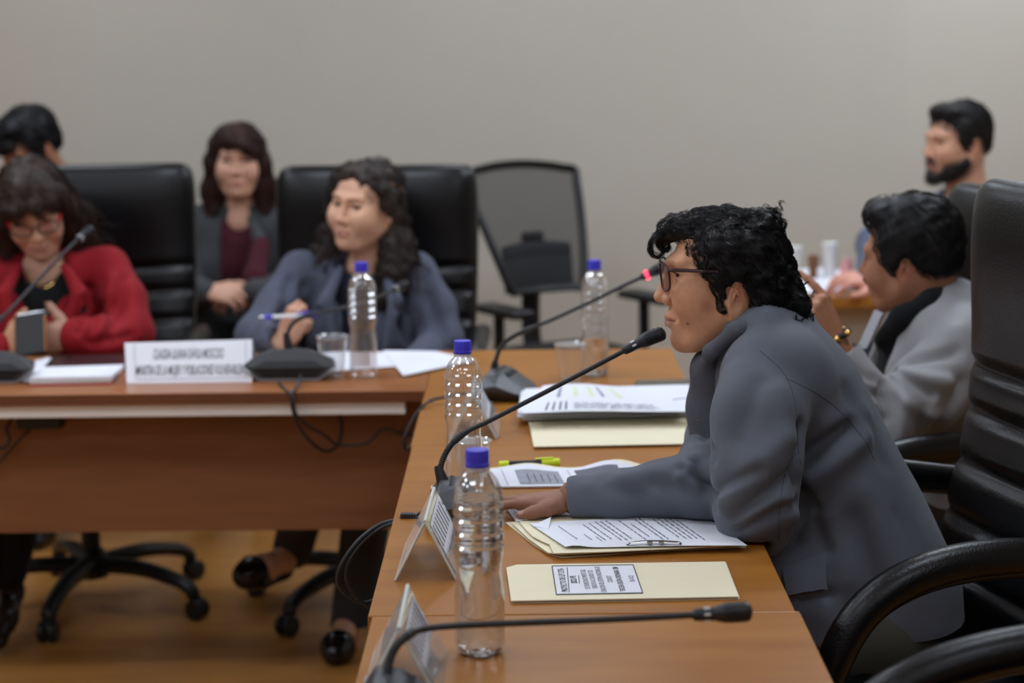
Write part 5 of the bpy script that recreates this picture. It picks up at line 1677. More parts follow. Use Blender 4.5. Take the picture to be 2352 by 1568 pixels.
    def flow(p):
        f = np.zeros_like(p)
        top = np.clip((p[:, 2] - .060) / .02, 0, 1) * np.clip(.052 - p[:, 1], 0, .012) / .012
        f[:, 0] = -.55 + 1.35 * top * (p[:, 0] > -.055); f[:, 1] = -.45 * top; f[:, 2] = -1 + .72 * top
        bk = np.clip((-.07 - p[:, 0]) / .04, 0, 1)[:, None]
        f = f * (1 - .6 * bk) + np.array([-.35, 0, -1.0]) * bk * .6
        w = np.sin(p[:, 0] * 190 + 2 * np.sin(p[:, 2] * 90)) * .45 + np.sin(p[:, 2] * 230 + p[:, 1] * 120) * .3
        f[:, 0] += w; f[:, 2] += .3 * w
        return f
    hm = hair_mat('black_hair', srgb(17, 16, 18), srgb(30, 29, 32), .36)
    AV = [((-.019, .088, -.042), (.020, .026, .030)), ((-.019, -.088, -.042), (.020, .026, .030)), ((.095, 0, -.03), (.062, .080, .082))]
    hr = hair_obj('hair', R, HH, hm, body, flow, 7600, 12, .0062, .00032, hug=.6, off=.0006, curl=.0016, freq=170, jitter=.16, spread=.0045, lenvar=.5, core_shrink=.003, avoid=AV)
    # loose curls: spirals at the brow, crown and nape
    r = np.random.default_rng(5)
    cu = []
    def curls(c, spread, n, rad, turns, L, dirn, clump=14, tight=.0013):
        for _ in range(max(1, n // clump)):
            p0 = V3(c) + r.normal(size=3) * V3(spread)
            d = V3(dirn) + r.normal(size=3) * .45; d /= np.linalg.norm(d)
            e1 = np.cross(d, [.2, .9, .3]); e1 /= np.linalg.norm(e1); e2 = np.cross(d, e1)
            ph = r.uniform(0, 6.28); R0 = rad * r.uniform(.6, 1.15); tn = turns * r.uniform(.7, 1.2); L0 = L * r.uniform(.6, 1.2)
            for _ in range(clump):
                t = np.linspace(0, 1, 22)[:, None]
                q = p0 + r.normal(size=3) * tight
                Rk = R0 * r.normal(1, .07); pk = ph + r.normal() * .12
                cu.append(q + d * L0 * t + (np.cos(pk + 2 * PI * tn * t) * e1 + np.sin(pk + 2 * PI * tn * t) * e2) * Rk * (.5 + .5 * t))
    def lock(pts, n, w):
        sp_ = np.array([tuple(p) for p in smooth_path(pts, 6)])
        tt = np.linspace(0, 1, len(sp_)); T2 = np.linspace(0, 1, 22)
        base = np.stack([np.interp(T2, tt, sp_[:, k]) for k in range(3)], 1)
        for _ in range(n):
            off = r.normal(size=3) * V3(w)
            cu.append(base + off * np.interp(T2, [0, .5, 1], [1, .8, .35])[:, None] + np.outer(np.sin(T2 * PI), r.normal(size=3)) * .0012)
    # the big curl over the brow and its neighbours
    lock([(.070, .012, .080), (.098, .006, .074), (.118, .002, .056), (.120, .002, .038), (.108, .002, .030), (.100, .002, .036), (.104, .002, .046)], 90, (.003, .008, .003))
    lock([(.070, -.012, .078), (.092, -.012, .070), (.104, -.012, .054), (.100, -.012, .040), (.090, -.012, .040), (.089, -.012, .050)], 90, (.003, .010, .003))
    lock([(.075, -.03, .076), (.100, -.03, .066), (.108, -.03, .048), (.098, -.03, .036), (.090, -.03, .044)], 70, (.003, .008, .003))
    curls((-.062, .01, .094), (.018, .03, .003), 130, .009, 1.0, .014, (-.3, 0, .9), 13)
    curls((-.082, .015, .072), (.004, .025, .010), 80, .010, 1.0, .012, (-.9, 0, -.2), 16)
    curls((.0, .01, .098), (.045, .03, .003), 60, .007, .8, .012, (.2, 0, .9), 10)
    curls((-.126, .0, -.050), (.010, .05, .012), 240, .009, .9, .018, (-.8, 0, -.3), 16)
    curls((-.098, .0, .01), (.006, .05, .04), 90, .006, .9, .014, (-.6, 0, -.6), 10)
    curls((-.05, .084, .02), (.034, .003, .032), 260, .008, .9, .016, (-.3, .25, -.8), 18)
    curls((-.05, -.084, .02), (.034, .003, .032), 100, .008, .9, .016, (-.3, -.25, -.8), 18)
    C_ = np.stack(cu)
    for (c_, r_) in AV[:2]: C_ = C_[~((((C_ - V3(c_)) / (V3(r_) * 1.1)) ** 2).sum(2) < 1).any(1)]
    S, m, _ = C_.shape
    me = tubes_mesh('curls', xf(HH, C_.reshape(-1, 3)).reshape(S, m, 3), .00027 * np.interp(np.linspace(0, 1, m), [0, .8, 1], [1, 1, .4]))
    s_ = link('curls', me, hm, hr); s_['kind'] = 'stuff'
    return body
build_main()

# ================================================================== the other people
def visitor_chair(loc, rz, label):
    t = empty('visitor_chair', loc, rz); tag(t, label, 'chair', 'plain visitor chairs by the wall')
    cushion('seat', M['soft_black'], t, lambda v: (-.22 + .44 * v, .44, 0, 1), .23, .03, n=24, m=16, corner=6)
    cushion('backrest', M['soft_black'], t, lambda v: (.22 + .06 * v, .55 + .32 * v, -1, .1), .21, .025, n=24, m=16, corner=6)
    for sx in (-1, 1):
        b = MB(); b.tube(smooth_path([(sx * .2, -.2, 0), (sx * .2, -.18, .41)], 3), .012, 8); b.build('leg', M['dark_metal'], t)
        b = MB(); b.tube(smooth_path([(sx * .2, .24, 0), (sx * .2, .2, .42), (sx * .18, .27, .72)], 5), .012, 8); b.build('leg', M['dark_metal'], t)

def legs(body, hip, knees, ankles, mt, shoe_mt, r=(.085, .068, .05), toe=(0, -1, 0), shoes=True, name='trousers', bare=None):
    lo = np.min([V3(p) for p in [hip] + knees + ankles], axis=0) - .2; hi = np.max([V3(p) for p in [hip] + knees + ankles], axis=0) + .2
    F = Field(lo, hi, .011)
    F.ell(hip, (.17, .15, .11), .05)
    for i, (k_, a_) in enumerate(zip(knees, ankles)):
        h_ = Vector(hip) + Vector(((-.09, .09)[i], 0, 0)) if abs(toe[1]) > .5 else Vector(hip) + Vector((0, (-.09, .09)[i], 0))
        F.chain([h_, k_, a_], [r[0] + .012, r[1], r[2]], .03)
    cloth_obj(name, F, mt, body)
    if shoes:
        for a_ in ankles:
            a_ = Vector(a_); t_ = Vector(toe).normalized()
            S_ = Field(V3(a_) - .22, V3(a_) + np.array([.22, .22, .08]), .007)
            g0 = a_ + Vector((0, 0, -.055))
            S_.chain([g0 - t_ * .035, g0 + t_ * .05, g0 + t_ * .13 - Vector((0, 0, .008))], [.036, .036, .026], .02); S_.cone(a_ + Vector((0, 0, -.04)), a_ + Vector((0, 0, .01)), .036, .034, .02)
            cloth_obj('shoe', S_, shoe_mt, body)

def short_hair(top=.0, front=.0, side=.0):
    R = Field((-.145, -.110, -.10), (.125, .110, .155), .0044)
    R.ell((-.022, 0, .046), (.099 + front * .3, .080 + side, .080 + top), .01)
    R.ell((-.056, 0, .002), (.060, .071 + side, .062), .02)
    R.ell((.040 + front, 0, .088 + top * .6), (.045, .060, .028 + top * .4), .015)
    for s in (-1, 1):
        R.ell((.000, s * (.069 + side), .028), (.040, .012, .042), .012)
        R.cone((.012, s * .069, .01), (.008, s * .071, -.018), .009, .005, .008)
        R.ell((-.021, s * .090, -.012), (.018, .024, .026), .004, mode='s')
    R.ell((.100, 0, -.028), (.050, .10, .092), .006, mode='s')
    return R

def down_flow(crown=(-.02, 0, .12), sweep=(0, 0, 0)):
    def fl(p):
        f = p - V3(crown); f /= np.linalg.norm(f, axis=1, keepdims=True) + 1e-9
        f = f * .8 + np.array([0, 0, -1.0]) + V3(sweep)
        return f
    return fl

def torso_inner(pts, rs, flat, ff, arms, sk, h=.014):
    allp = np.array([V3(p) for p in list(pts) + [q for a in arms for q in a]])
    F = Field(allp.min(0) - .2, allp.max(0) + .2, h)
    F.chain(pts, rs, .04, flat=flat, ff=ff)
    for a in arms: F.chain(a, [.036] + [.030] * (len(a) - 2) + [.025], .02)
    v, f = F.mesh()
    return (v, f, np.tile(np.array(sk), (len(v), 1)))

# ------------------------------------------------------------------ woman in the blue-grey blazer
def build_blue():
    sk = srgb(222, 174, 144)[:3]
    o = dict(skin=sk, lip=srgb(186, 112, 104)[:3], brow_w=.9, brow=srgb(58, 42, 34)[:3], neck=(-.040, 0, -.20), neck_r=.052, lips=1.1, eye_open=.0050, width=1.06, jaw=1.12, cheek=1.12, crease=.0006, ridge=.78)
    a = math.radians(33); fw = Vector((-math.sin(a), -math.cos(a), .03)); lf = Vector((math.cos(a), -math.sin(a), 0))
    HM = frame(P(838, 468, 5.25), fw, Vector((0, 0, 1)) + lf * .10)
    nb = P(838, 640, 5.27)
    ch = P(826, 760, 5.28); wa = Vector((ch.x, 5.33, .66)); hp = Vector((ch.x, 5.36, .54))
    sR, sL = P(690, 624, 5.27), P(954, 626, 5.28)
    eR, wR = P(592, 772, 5.08), P(642, 792, 4.955); eL, wL = P(1016, 785, 5.2), Vector((-.28, 5.06, .69))
    hd = hand_part(dict(h=.0031, curl=[(.9, 1.0, .5), (1.2, 1.3, .6), (1.35, 1.4, .7), (1.4, 1.4, .7)], spread=(.05, 0, -.03, -.06), thumb=[(.014, .024, -.012), (.040, .036, -.030), (.066, .030, -.044), (.088, .022, -.046)], size=.95),
                   frame(P(652, 788, 4.945), P(678, 728, 4.935) - P(652, 788, 4.945), (-.55, -.8, .15)), srgb(204, 154, 126)[:3])
    hl = hand_part(dict(h=.0045), frame(wL, (-1, -.3, -.1), (0, -.3, 1)), sk, left=True)
    inner = torso_inner([hp, wa, ch, nb, HM @ Vector((-.04, 0, -.12))], [.12, .11, .11, .055, .05], (0, 1, 0), .65, [[sR, eR, wR], [sL, eL, wL]], sk)
    body = person('person', 'person with long wavy dark hair in a blue-grey blazer holding a pen', [head_part(o, HM, .0034), hd, hl, inner])
    eyeballs(body, HM, look=(1, -.12, .08))
    # dark top
    S = Field((-.68, 5.05, .50), (-.12, 5.50, 1.05), .007)
    S.chain([hp, wa, ch, P(836, 680, 5.26)], [.165, .152, .158, .11], .05, flat=(0, 1, 0), ff=.68); S.cone(P(836, 680, 5.25), P(838, 622, 5.26), .075, .058, .03)
    S.cone(P(838, 640, 5.25), P(830, 560, 5.23), .050, .050, .01, mode='s')
    cloth_obj('dark_top', S, cloth_mat('navy_top', srgb(24, 26, 38), .9), body)
    # blazer
    J = Field((-.90, 4.88, .50), (.10, 5.56, 1.05), .0060)
    J.chain([hp, wa, ch, P(834, 690, 5.28)], [.176, .164, .168, .126], .04, flat=(0, 1, 0), ff=.70)
    J.cone(sR, sL, .050, .050, .05); J.cone(P(790, 632, 5.31), P(886, 632, 5.31), .058, .058, .05)
    J.chain([sR, P(640, 705, 5.18), eR, P(618, 792, 5.0), wR], [.056, .058, .056, .050, .046], .022)
    J.chain([sL, P(996, 710, 5.24), eL, wL], [.056, .058, .056, .046], .022)
    J.chain([P(826, 600, 5.20), P(824, 650, 5.16), P(822, 720, 5.125), P(818, 820, 5.115)], [.074, .072, .066, .064], .005, mode='s')
    J.chain([P(782, 618, 5.21), P(748, 690, 5.135), P(768, 800, 5.11)], [.012, .020, .010], .006); J.chain([P(880, 618, 5.21), P(908, 690, 5.135), P(884, 800, 5.11)], [.012, .020, .010], .006)
    J.cone(wR - Vector((0, 0, 0)), P(662, 770, 4.94), .038, .05, .004, mode='s')
    fl = [((640, 690), (600, 780), .02, .012), ((665, 640), (640, 760), .016, -.012), ((700, 660), (690, 790), .02, -.012), ((620, 740), (680, 700), .012, -.008), ((985, 680), (1030, 800), .016, -.012), ((950, 660), (930, 790), .02, .010), ((1000, 640), (1040, 780), .02, .010), ((905, 680), (930, 780), .010, -.012), ((735, 700), (720, 790), .012, .008)]
    fl = [(p_, q_, w_, d_ * 1.25 + i_ * 1e-6) for i_, (p_, q_, w_, d_) in enumerate(fl)]
    cloth_obj('blazer', J, cloth_mat('blue_grey_blazer', srgb(80, 84, 99), .85), body, traced=fl)
    # legs: one crossed, bare ankle, black court shoes
    tm = cloth_mat('dark_grey_trousers', srgb(58, 60, 66), .85)
    kn = [Vector((-.50, 4.98, .60)), Vector((-.37, 4.96, .56))]
    T = Field((-.80, 4.70, .05), (-.15, 5.60, .72), .010)
    T.ell(hp + Vector((0, .02, -.02)), (.17, .15, .11), .05)
    an1 = P(672, 1262, 4.98); an2 = P(800, 1482, 4.86)
    T.chain([hp + Vector((-.08, 0, 0)), kn[0], an1], [.10, .07, .052], .03); T.chain([hp + Vector((.08, 0, 0)), kn[1], an2], [.10, .072, .052], .03)
    cloth_obj('trousers', T, tm, body)
    toe1 = P(562, 1322, 4.86); heel1 = P(648, 1290, 4.94); toe2 = Vector((an2.x - .02, 4.72, .03)); hl2 = Vector((an2.x, 4.88, .05))
    for ch_, rs_ in (([an1, heel1, heel1.lerp(toe1, .5), heel1.lerp(toe1, .8)], [.034, .033, .036, .030]), ([an2, hl2 + Vector((0, -.03, .01)), toe2.lerp(hl2, .3)], [.032, .032, .024])):
        A = Field((-.75, 4.70, .0), (-.30, 5.1, .40), .006)
        A.chain(ch_, rs_, .015)
        v, f = A.mesh(); link('bare_foot', np_mesh('bare_foot', v, f, np.tile(np.array(sk), (len(v), 1))), skin_mat(), body)
    for (a_, b_) in ((heel1, toe1), (hl2, toe2)):
        S_ = Field(np.minimum(V3(a_), V3(b_)) - .08, np.maximum(V3(a_), V3(b_)) + .08, .005)
        d_ = (b_ - a_).normalized()
        S_.chain([a_.lerp(b_, .45) + Vector((0, 0, -.006)), a_.lerp(b_, .8), b_], [.030, .041, .032], .02); S_.chain([a_ + Vector((0, 0, -.02)), a_.lerp(b_, .5) + Vector((0, 0, -.024))], [.030, .026], .02)
        if b_ is toe2: S_.half((0, 0, .001), (0, 0, -1))
        cloth_obj('shoe', S_, mat('black_patent_shoe', srgb(14, 14, 16), .18), body)
    # hair
    R = Field((-.155, -.150, -.285), (.125, .150, .150), .0046)
    R.ell((-.022, 0, .040), (.100, .084, .080), .01); R.ell((-.055, 0, -.03), (.062, .080, .085), .03); R.ell((.016, 0, .070), (.058, .064, .040), .02)
    R.chain([(.020, .066, .052), (.002, .078, .012), (-.030, .082, -.03)], [.022, .020, .022], .02); R.chain([(.030, -.062, .055), (.022, -.074, .010), (.010, -.080, -.04)], [.022, .020, .022], .02)
    R.chain([(-.045, .070, -.03), (-.040, .092, -.10), (-.012, .104, -.17), (.010, .104, -.235)], [.032, .038, .040, .026], .025)
    R.chain([(.008, -.080, -.03), (.020, -.088, -.10), (.045, -.086, -.165), (.060, -.080, -.225)], [.024, .030, .034, .022], .025)
    R.chain([(-.045, -.070, -.03), (-.04, -.09, -.12), (-.02, -.09, -.2)], [.032, .036, .03], .025)
    R.ell((.012, .078, -.035), (.018, .022, .026), .006, mode='s')
    R.chain([(-.075, 0, -.05), (-.085, 0, -.15), (-.080, 0, -.21)], [.065, .070, .055], .03)
    R.chain([(-.02, .088, -.10), (-.045, .120, -.16), (-.05, .122, -.20)], [.03, .036, .028], .03)
    R.ell((.098, 0, -.026), (.052, .074, .108), .008, mode='s')
    R.cone((-.005, 0, -.12), (.03, 0, -.26), .056, .064, .01, mode='s')
    R.noise(.004, 70, 8); R.noise(.002, 200, 9)
    def flow(p):
        f = down_flow((.02, 0, .13))(p)
        w = np.sin(p[:, 2] * 75 + p[:, 1] * 40); f[:, 1] += .35 * w; f[:, 0] += .25 * np.cos(p[:, 2] * 68)
        return f
    hr = hair_obj('hair', R, HM, hair_mat('dark_brown_hair', srgb(34, 27, 24), srgb(62, 50, 44), .42), body, flow, 2400, 12, .0105, .0007, hug=.6, off=.001, curl=.002, freq=70, jitter=.12, spread=.006, core_shrink=.002,
                  avoid=[((.10, 0, -.028), (.056, .068, .104)), ((.0, .085, -.035), (.018, .02, .022))])
    b = MB(); q = HM @ Vector((-.012, .078, -.052)); b.tube([q + Vector((.006 * math.cos(t), -.002, .008 * math.sin(t))) for t in np.linspace(0, 6.3, 14)], .0012, 6); b.build('earring', M['gold'], body)
    # pen in the hand
    p0, p1 = P(594, 729, 4.905), P(728, 722, 4.905)
    t = empty('ballpoint_pen', (0, 0, 0)); tag(t, 'blue and white ballpoint pen held by the person in blue-grey', 'pen')
    L = lambda f: p0.lerp(p1, f)
    b = MB(); b.tube([L(.12), L(.85)], .0050, 12); b.build('barrel', M['white_plastic'], t)
    b = MB(); b.tube([L(.10), L(.24)], .0056, 12); b.tube([L(.80), L(.97), L(1)], [.0058, .0058, .003], 12); b.build('grip', M['blue_cap'], t)
    b = MB(); b.tube([L(0), L(.04), L(.11)], [.0012, .004, .0052], 12); b.build('tip', M['chrome'], t)
    b = MB(); b.tube([L(.66) + Vector((0, -.004, .007)), L(.98) + Vector((0, -.004, .007))], .0022, 8); b.build('clip', M['blue_cap'], t)
build_blue()

# ------------------------------------------------------------------ woman in red
def build_red():
    sk = srgb(214, 168, 142)[:3]
    o = dict(skin=sk, lip=srgb(176, 118, 108)[:3], brow_w=.8, brow=srgb(52, 38, 32)[:3], neck=(-.045, 0, -.19), neck_r=.052, eye_open=.0026, nose=1.05, cheek=1.1, jaw=1.06, crease=.001, ridge=.85)
    HM = frame(P(78, 474, 5.16), (.20, -.87, -.42), (-.06, -.38, .93))
    nb = P(100, 618, 5.20); ch = P(108, 745, 5.22); wa = Vector((ch.x, 5.28, .66)); hp = Vector((ch.x, 5.33, .54))
    sR, sL = P(-50, 616, 5.22), P(246, 616, 5.22)
    eR, wR = P(-100, 785, 5.10), P(2, 805, 4.985); eL, wL = P(302, 768, 5.10), P(180, 774, 4.98)
    hl = hand_part(dict(h=.0031, curl=[(.5, .5, .3), (.55, .6, .3), (.6, .6, .35), (.65, .6, .35)], spread=(.05, .01, -.03, -.07), thumb=[(.012, .024, -.008), (.030, .052, -.020), (.046, .076, -.026), (.056, .096, -.028)], size=.98),
                   frame(P(168, 772, 4.972), (-1, -.30, -.04), (0.28, -1, .15)), srgb(178, 134, 112)[:3], left=True)
    hr_ = hand_part(dict(h=.0038, curl=[(.5, .6, .4), (.6, .7, .4), (.7, .7, .4), (.7, .7, .4)], size=.98), frame(P(8, 806, 4.985), P(52, 762, 4.96) - P(8, 806, 4.985), (-.5, -.75, .3)), srgb(200, 152, 120)[:3])
    inner = torso_inner([hp, wa, ch, nb, HM @ Vector((-.05, 0, -.12))], [.12, .11, .11, .055, .05], (0, 1, 0), .65, [[sR, eR, wR], [sL, P(282, 690, 5.16), eL, P(240, 784, 5.02), wL]], sk)
    body = person('person', 'person in a red blazer and red-armed glasses looking down at a phone', [head_part(o, HM, .0036), hl, hr_, inner])
    eyeballs(body, HM, look=(1, 0, -.6))
    glasses(body, HM, mat('dark_red_rim', srgb(60, 24, 26), .3), mat('red_temple', srgb(196, 34, 36), .3), hw=.026, hh=.0165, x=.102, z=-.012, r=.0020, temple_end=(-.012, .080, .004))
    S = Field((-1.50, 5.0, .50), (-.96, 5.44, 1.05), .008)
    S.chain([hp, wa, ch, P(104, 680, 5.20)], [.165, .152, .158, .11], .05, flat=(0, 1, 0), ff=.68); S.cone(P(102, 680, 5.20), P(100, 628, 5.20), .075, .060, .03)
    S.cone(P(100, 640, 5.18), P(95, 560, 5.16), .052, .054, .01, mode='s')
    tp2 = cloth_obj('black_top', S, cloth_mat('black_knit_top', srgb(18, 20, 22), .9), body)
    b = MB(); b.tube(smooth_path([P(66, 632, 5.095), P(82, 652, 5.070), P(104, 660, 5.065), P(124, 648, 5.070), P(134, 628, 5.10)], 5), .0009, 6); b.build('necklace', M['gold'], body)
    J = Field((-1.72, 4.88, .50), (-.80, 5.48, 1.06), .0062)
    J.chain([hp, wa, ch, P(104, 690, 5.22)], [.176, .164, .168, .126], .04, flat=(0, 1, 0), ff=.70)
    J.cone(sR, sL, .052, .052, .05); J.cone(P(52, 626, 5.25), P(150, 626, 5.25), .058, .058, .05)
    J.chain([sL, P(282, 690, 5.16), eL, P(240, 784, 5.02), wL], [.058, .060, .058, .056, .052], .022); J.chain([sR, P(-90, 700, 5.15), eR, wR], [.058, .058, .056, .044], .022)
    J.chain([P(94, 600, 5.13), P(90, 650, 5.09), P(82, 720, 5.06), P(72, 830, 5.05)], [.074, .066, .056, .050], .005, mode='s')
    J.chain([P(148, 612, 5.14), P(184, 676, 5.07), P(146, 775, 5.045)], [.012, .022, .010], .006); J.chain([P(44, 612, 5.14), P(8, 676, 5.07), P(30, 775, 5.045)], [.012, .020, .010], .006)
    fl = [((285, 640), (250, 770), .018, -.014), ((262, 640), (235, 760), .02, .010), ((205, 660), (180, 760), .010, -.014), ((300, 650), (320, 770), .02, .008), ((210, 790), (300, 770), .012, -.008), ((240, 700), (200, 780), .014, -.008)]
    fl = [(p_, q_, w_, d_ * 1.25 + i_ * 1e-6) for i_, (p_, q_, w_, d_) in enumerate(fl)]
    cloth_obj('blazer', J, cloth_mat('red_blazer', srgb(140, 18, 28), .75), body, traced=fl)
    tm = cloth_mat('black_trousers', srgb(20, 20, 22), .85)
    ank = [Vector((-1.40, 4.86, .12)), Vector((-1.26, 4.90, .12))]
    legs(body, hp + Vector((0, .02, -.02)), [Vector((-1.40, 4.94, .54)), Vector((-1.24, 4.94, .54))], [Vector((-1.44, 4.86, .16)), Vector((-1.335, 4.95, .18))], tm, None, shoes=False)
    # high-heeled shoes
    for q in (Vector((-1.44, 4.86, .12)), Vector((-1.335, 4.95, .13))):
        S_ = Field(V3(q) - .17, V3(q) + np.array([.12, .12, .10]), .005)
        S_.chain([q + Vector((0, .03, -.01)), q + Vector((0, -.05, -.055)), q + Vector((0, -.12, -.095))], [.030, .032, .022], .02); S_.cone(q + Vector((0, .02, 0)), q + Vector((0, .01, .05)), .033, .036, .02)
        S_.cone(q + Vector((0, .035, -.02)), q + Vector((0, .03, -.115)), .014, .005, .01)
        cloth_obj('high_heel', S_, mat('brown_black_heel', srgb(34, 24, 20), .3), body)
    R = Field((-.155, -.145, -.235), (.135, .145, .150), .0048)
    R.ell((-.020, 0, .044), (.102, .086, .080), .01); R.ell((-.055, 0, -.02), (.064, .084, .085), .03); R.ell((.030, 0, .074), (.062, .068, .042), .02)
    for s in (-1, 1):
        R.chain([(.030, s * .066, .045), (.024, s * .078, -.01), (.014, s * .084, -.06), (.018, s * .088, -.13)], [.026, .028, .028, .022], .025)
        R.chain([(-.035, s * .075, -.01), (-.040, s * .102, -.08), (-.030, s * .112, -.145), (-.010, s * .108, -.19)], [.034, .044, .044, .026], .025)
    R.chain([(-.075, 0, -.05), (-.085, 0, -.13)], [.068, .066], .03)
    R.chain([(.078, -.062, .048), (.094, -.032, .052), (.094, .010, .058), (.080, .050, .048)], [.018, .018, .018, .018], .016)     # fringe
    R.ell((.096, 0, -.050), (.052, .060, .076), .006, mode='s')
    R.cone((-.005, 0, -.12), (.03, 0, -.25), .056, .066, .01, mode='s')
    R.noise(.0035, 80, 12); R.noise(.002, 210, 13)
    hair_obj('hair', R, HM, hair_mat('brown_hair', srgb(36, 26, 22), srgb(66, 50, 42), .45), body, down_flow((.0, 0, .13)), 2100, 11, .0095, .0007, hug=.6, off=.001, curl=.0022, freq=80, jitter=.14, spread=.006, core_shrink=.002, avoid=[((.10, 0, -.055), (.050, .052, .066))])
    # phone in a flip case
    c = P(70, 768, 4.925)
    t = empty('smartphone', c); tag(t, 'dark smartphone in a flip case held up by the person in red', 'phone')
    t.rotation_euler = (math.radians(-24), math.radians(-9), math.radians(-8))
    b = MB(); b.box((-.040, -.007, -.055), (.040, .005, .052)); b.build('case', M['black_plastic'], t, bev=.005, seg=3, smooth='auto')
    b = MB(); b.box((-.040, .008, -.055), (.040, .016, .060)); b.build('handset', M['phone_glass'], t, bev=.004, seg=3, smooth='auto')
    b = MB(); b.box((-.036, .006, .056), (.036, .018, .0615)); b.build('metal_edge', M['chrome'], t, bev=.002, smooth='auto')
    b = MB(); b.box((.0385, -.004, -.050), (.0415, .010, .046)); b.build('copper_spine', M['copper'], t, bev=.001, smooth=False)
build_red()

# ------------------------------------------------------------------ woman in maroon behind
def build_maroon():
    sk = srgb(218, 168, 142)[:3]
    o = dict(skin=sk, lip=srgb(178, 104, 98)[:3], brow_w=.7, neck=(-.030, 0, -.20), neck_r=.050, lips=1.15, eye_open=.0045, cheek=1.1, jaw=1.05, crease=.0008, ridge=.8)
    Y = 6.42
    HM = frame(P(546, 366, Y), (.08, -1, .02), (0, 0, 1))
    nb = P(548, 505, Y + .03); ch = P(545, 600, Y + .04); wa = Vector((ch.x, Y + .08, .68)); hp = Vector((ch.x, Y + .06, .54))
    sR, sL = P(448, 520, Y + .03), P(650, 520, Y + .03)
    eR, wR = P(420, 665, Y - .06), P(470, 672, Y - .25); eL, wL = P(672, 660, Y - .06), P(585, 672, Y - .25)
    cu = [(.7, .8, .4)] * 4
    h1 = hand_part(dict(h=.0038, curl=cu), frame(P(478, 668, Y - .26), (1, -.35, -.05), (-.1, -.6, .8)), sk)
    h2 = hand_part(dict(h=.0038, curl=cu), frame(P(580, 672, Y - .24), (-1, -.35, -.03), (.1, -.6, .8)), sk, left=True)
    inner = torso_inner([hp, wa, ch, nb, HM @ Vector((-.03, 0, -.12))], [.12, .11, .11, .055, .05], (0, 1, 0), .65, [[sR, eR, wR], [sL, eL, wL]], sk)
    body = person('person', 'person with long reddish-brown hair and maroon top sitting against the wall, hands clasped', [head_part(o, HM, .0042), h1, h2, inner])
    eyeballs(body, HM)
    S = Field((-1.25, Y - .30, .5), (-.60, Y + .28, 1.10), .009)
    S.chain([hp, wa, ch, P(547, 545, Y + .03)], [.16, .148, .150, .105], .05, flat=(0, 1, 0), ff=.68); S.cone(P(547, 545, Y + .02), P(547, 500, Y + .02), .07, .058, .03)
    S.chain([P(600, 560, Y - .1), P(585, 640, Y - .2), P(580, 668, Y - .22)], [.03, .036, .034], .02)
    S.cone(P(545, 590, Y - .12), P(548, 480, Y - .03), .012, .062, .008, mode='s')
    cloth_obj('maroon_top', S, cloth_mat('maroon_knit', srgb(68, 22, 34), .85), body)
    J = Field((-1.35, Y - .34, .5), (-.50, Y + .30, 1.10), .0085)
    J.chain([hp, wa, ch, P(547, 550, Y + .04)], [.178, .165, .165, .125], .05, flat=(0, 1, 0), ff=.70)
    J.cone(sR, sL, .062, .062, .05); J.cone(P(515, 512, Y + .06), P(580, 512, Y + .06), .06, .06, .05)
    J.chain([sR, P(425, 600, Y), eR, wR], [.062, .060, .058, .044], .03); J.chain([sL, P(668, 600, Y), eL, wL], [.062, .060, .058, .044], .03)
    J.chain([P(546, 510, Y - .06), P(535, 600, Y - .105), P(530, 740, Y - .11)], [.062, .058, .06], .006, mode='s')
    J.chain([P(575, 500, Y - .06), P(600, 560, Y - .10), P(570, 660, Y - .10)], [.014, .026, .014], .01)
    cloth_obj('jacket', J, cloth_mat('charcoal_jacket', srgb(66, 68, 70), .9), body, [(P(600, 560, Y - .1), P(575, 640, Y - .1), .014, -.012), (P(640, 560, Y - .1), P(620, 640, Y - .1), .02, .01)])
    legs(body, hp, [Vector((hp.x - .10, Y - .40, .53)), Vector((hp.x + .10, Y - .40, .53))], [Vector((hp.x - .10, Y - .20, .09)), Vector((hp.x + .10, Y - .20, .09))], cloth_mat('black_slacks', srgb(16, 16, 18), .9), M['black_plastic'])
    R = Field((-.145, -.130, -.215), (.130, .130, .145), .0055)
    R.ell((-.018, 0, .040), (.100, .084, .080), .01); R.ell((-.050, 0, -.03), (.064, .080, .090), .03); R.ell((.028, 0, .070), (.060, .064, .040), .02)
    for s in (-1, 1):
        R.chain([(.030, s * .064, .050), (.020, s * .076, -.01), (.010, s * .080, -.09), (.008, s * .080, -.165)], [.024, .024, .026, .024], .025)
        R.chain([(-.035, s * .072, -.02), (-.030, s * .086, -.10), (-.020, s * .086, -.17)], [.030, .034, .026], .025)
    R.chain([(.080, .052, .030), (.092, .025, .050), (.085, -.02, .062)], [.016, .018, .016], .014)
    R.ell((.096, -.004, -.040), (.050, .058, .082), .006, mode='s')
    R.cone((.0, 0, -.12), (.03, 0, -.25), .054, .060, .01, mode='s')
    R.noise(.002, 90, 15)
    hair_obj('hair', R, HM, hair_mat('reddish_brown_hair', srgb(40, 22, 20), srgb(66, 38, 34), .45), body, down_flow((.02, -.01, .13)), 1600, 10, .011, .0008, hug=.6, off=.001, curl=.0008, freq=50, jitter=.06, spread=.005, core_shrink=.002, avoid=[((.10, 0, -.045), (.050, .054, .076))])
    visitor_chair((hp.x, Y + .05, 0), 0, 'plain dark chair under the person in maroon')
build_maroon()

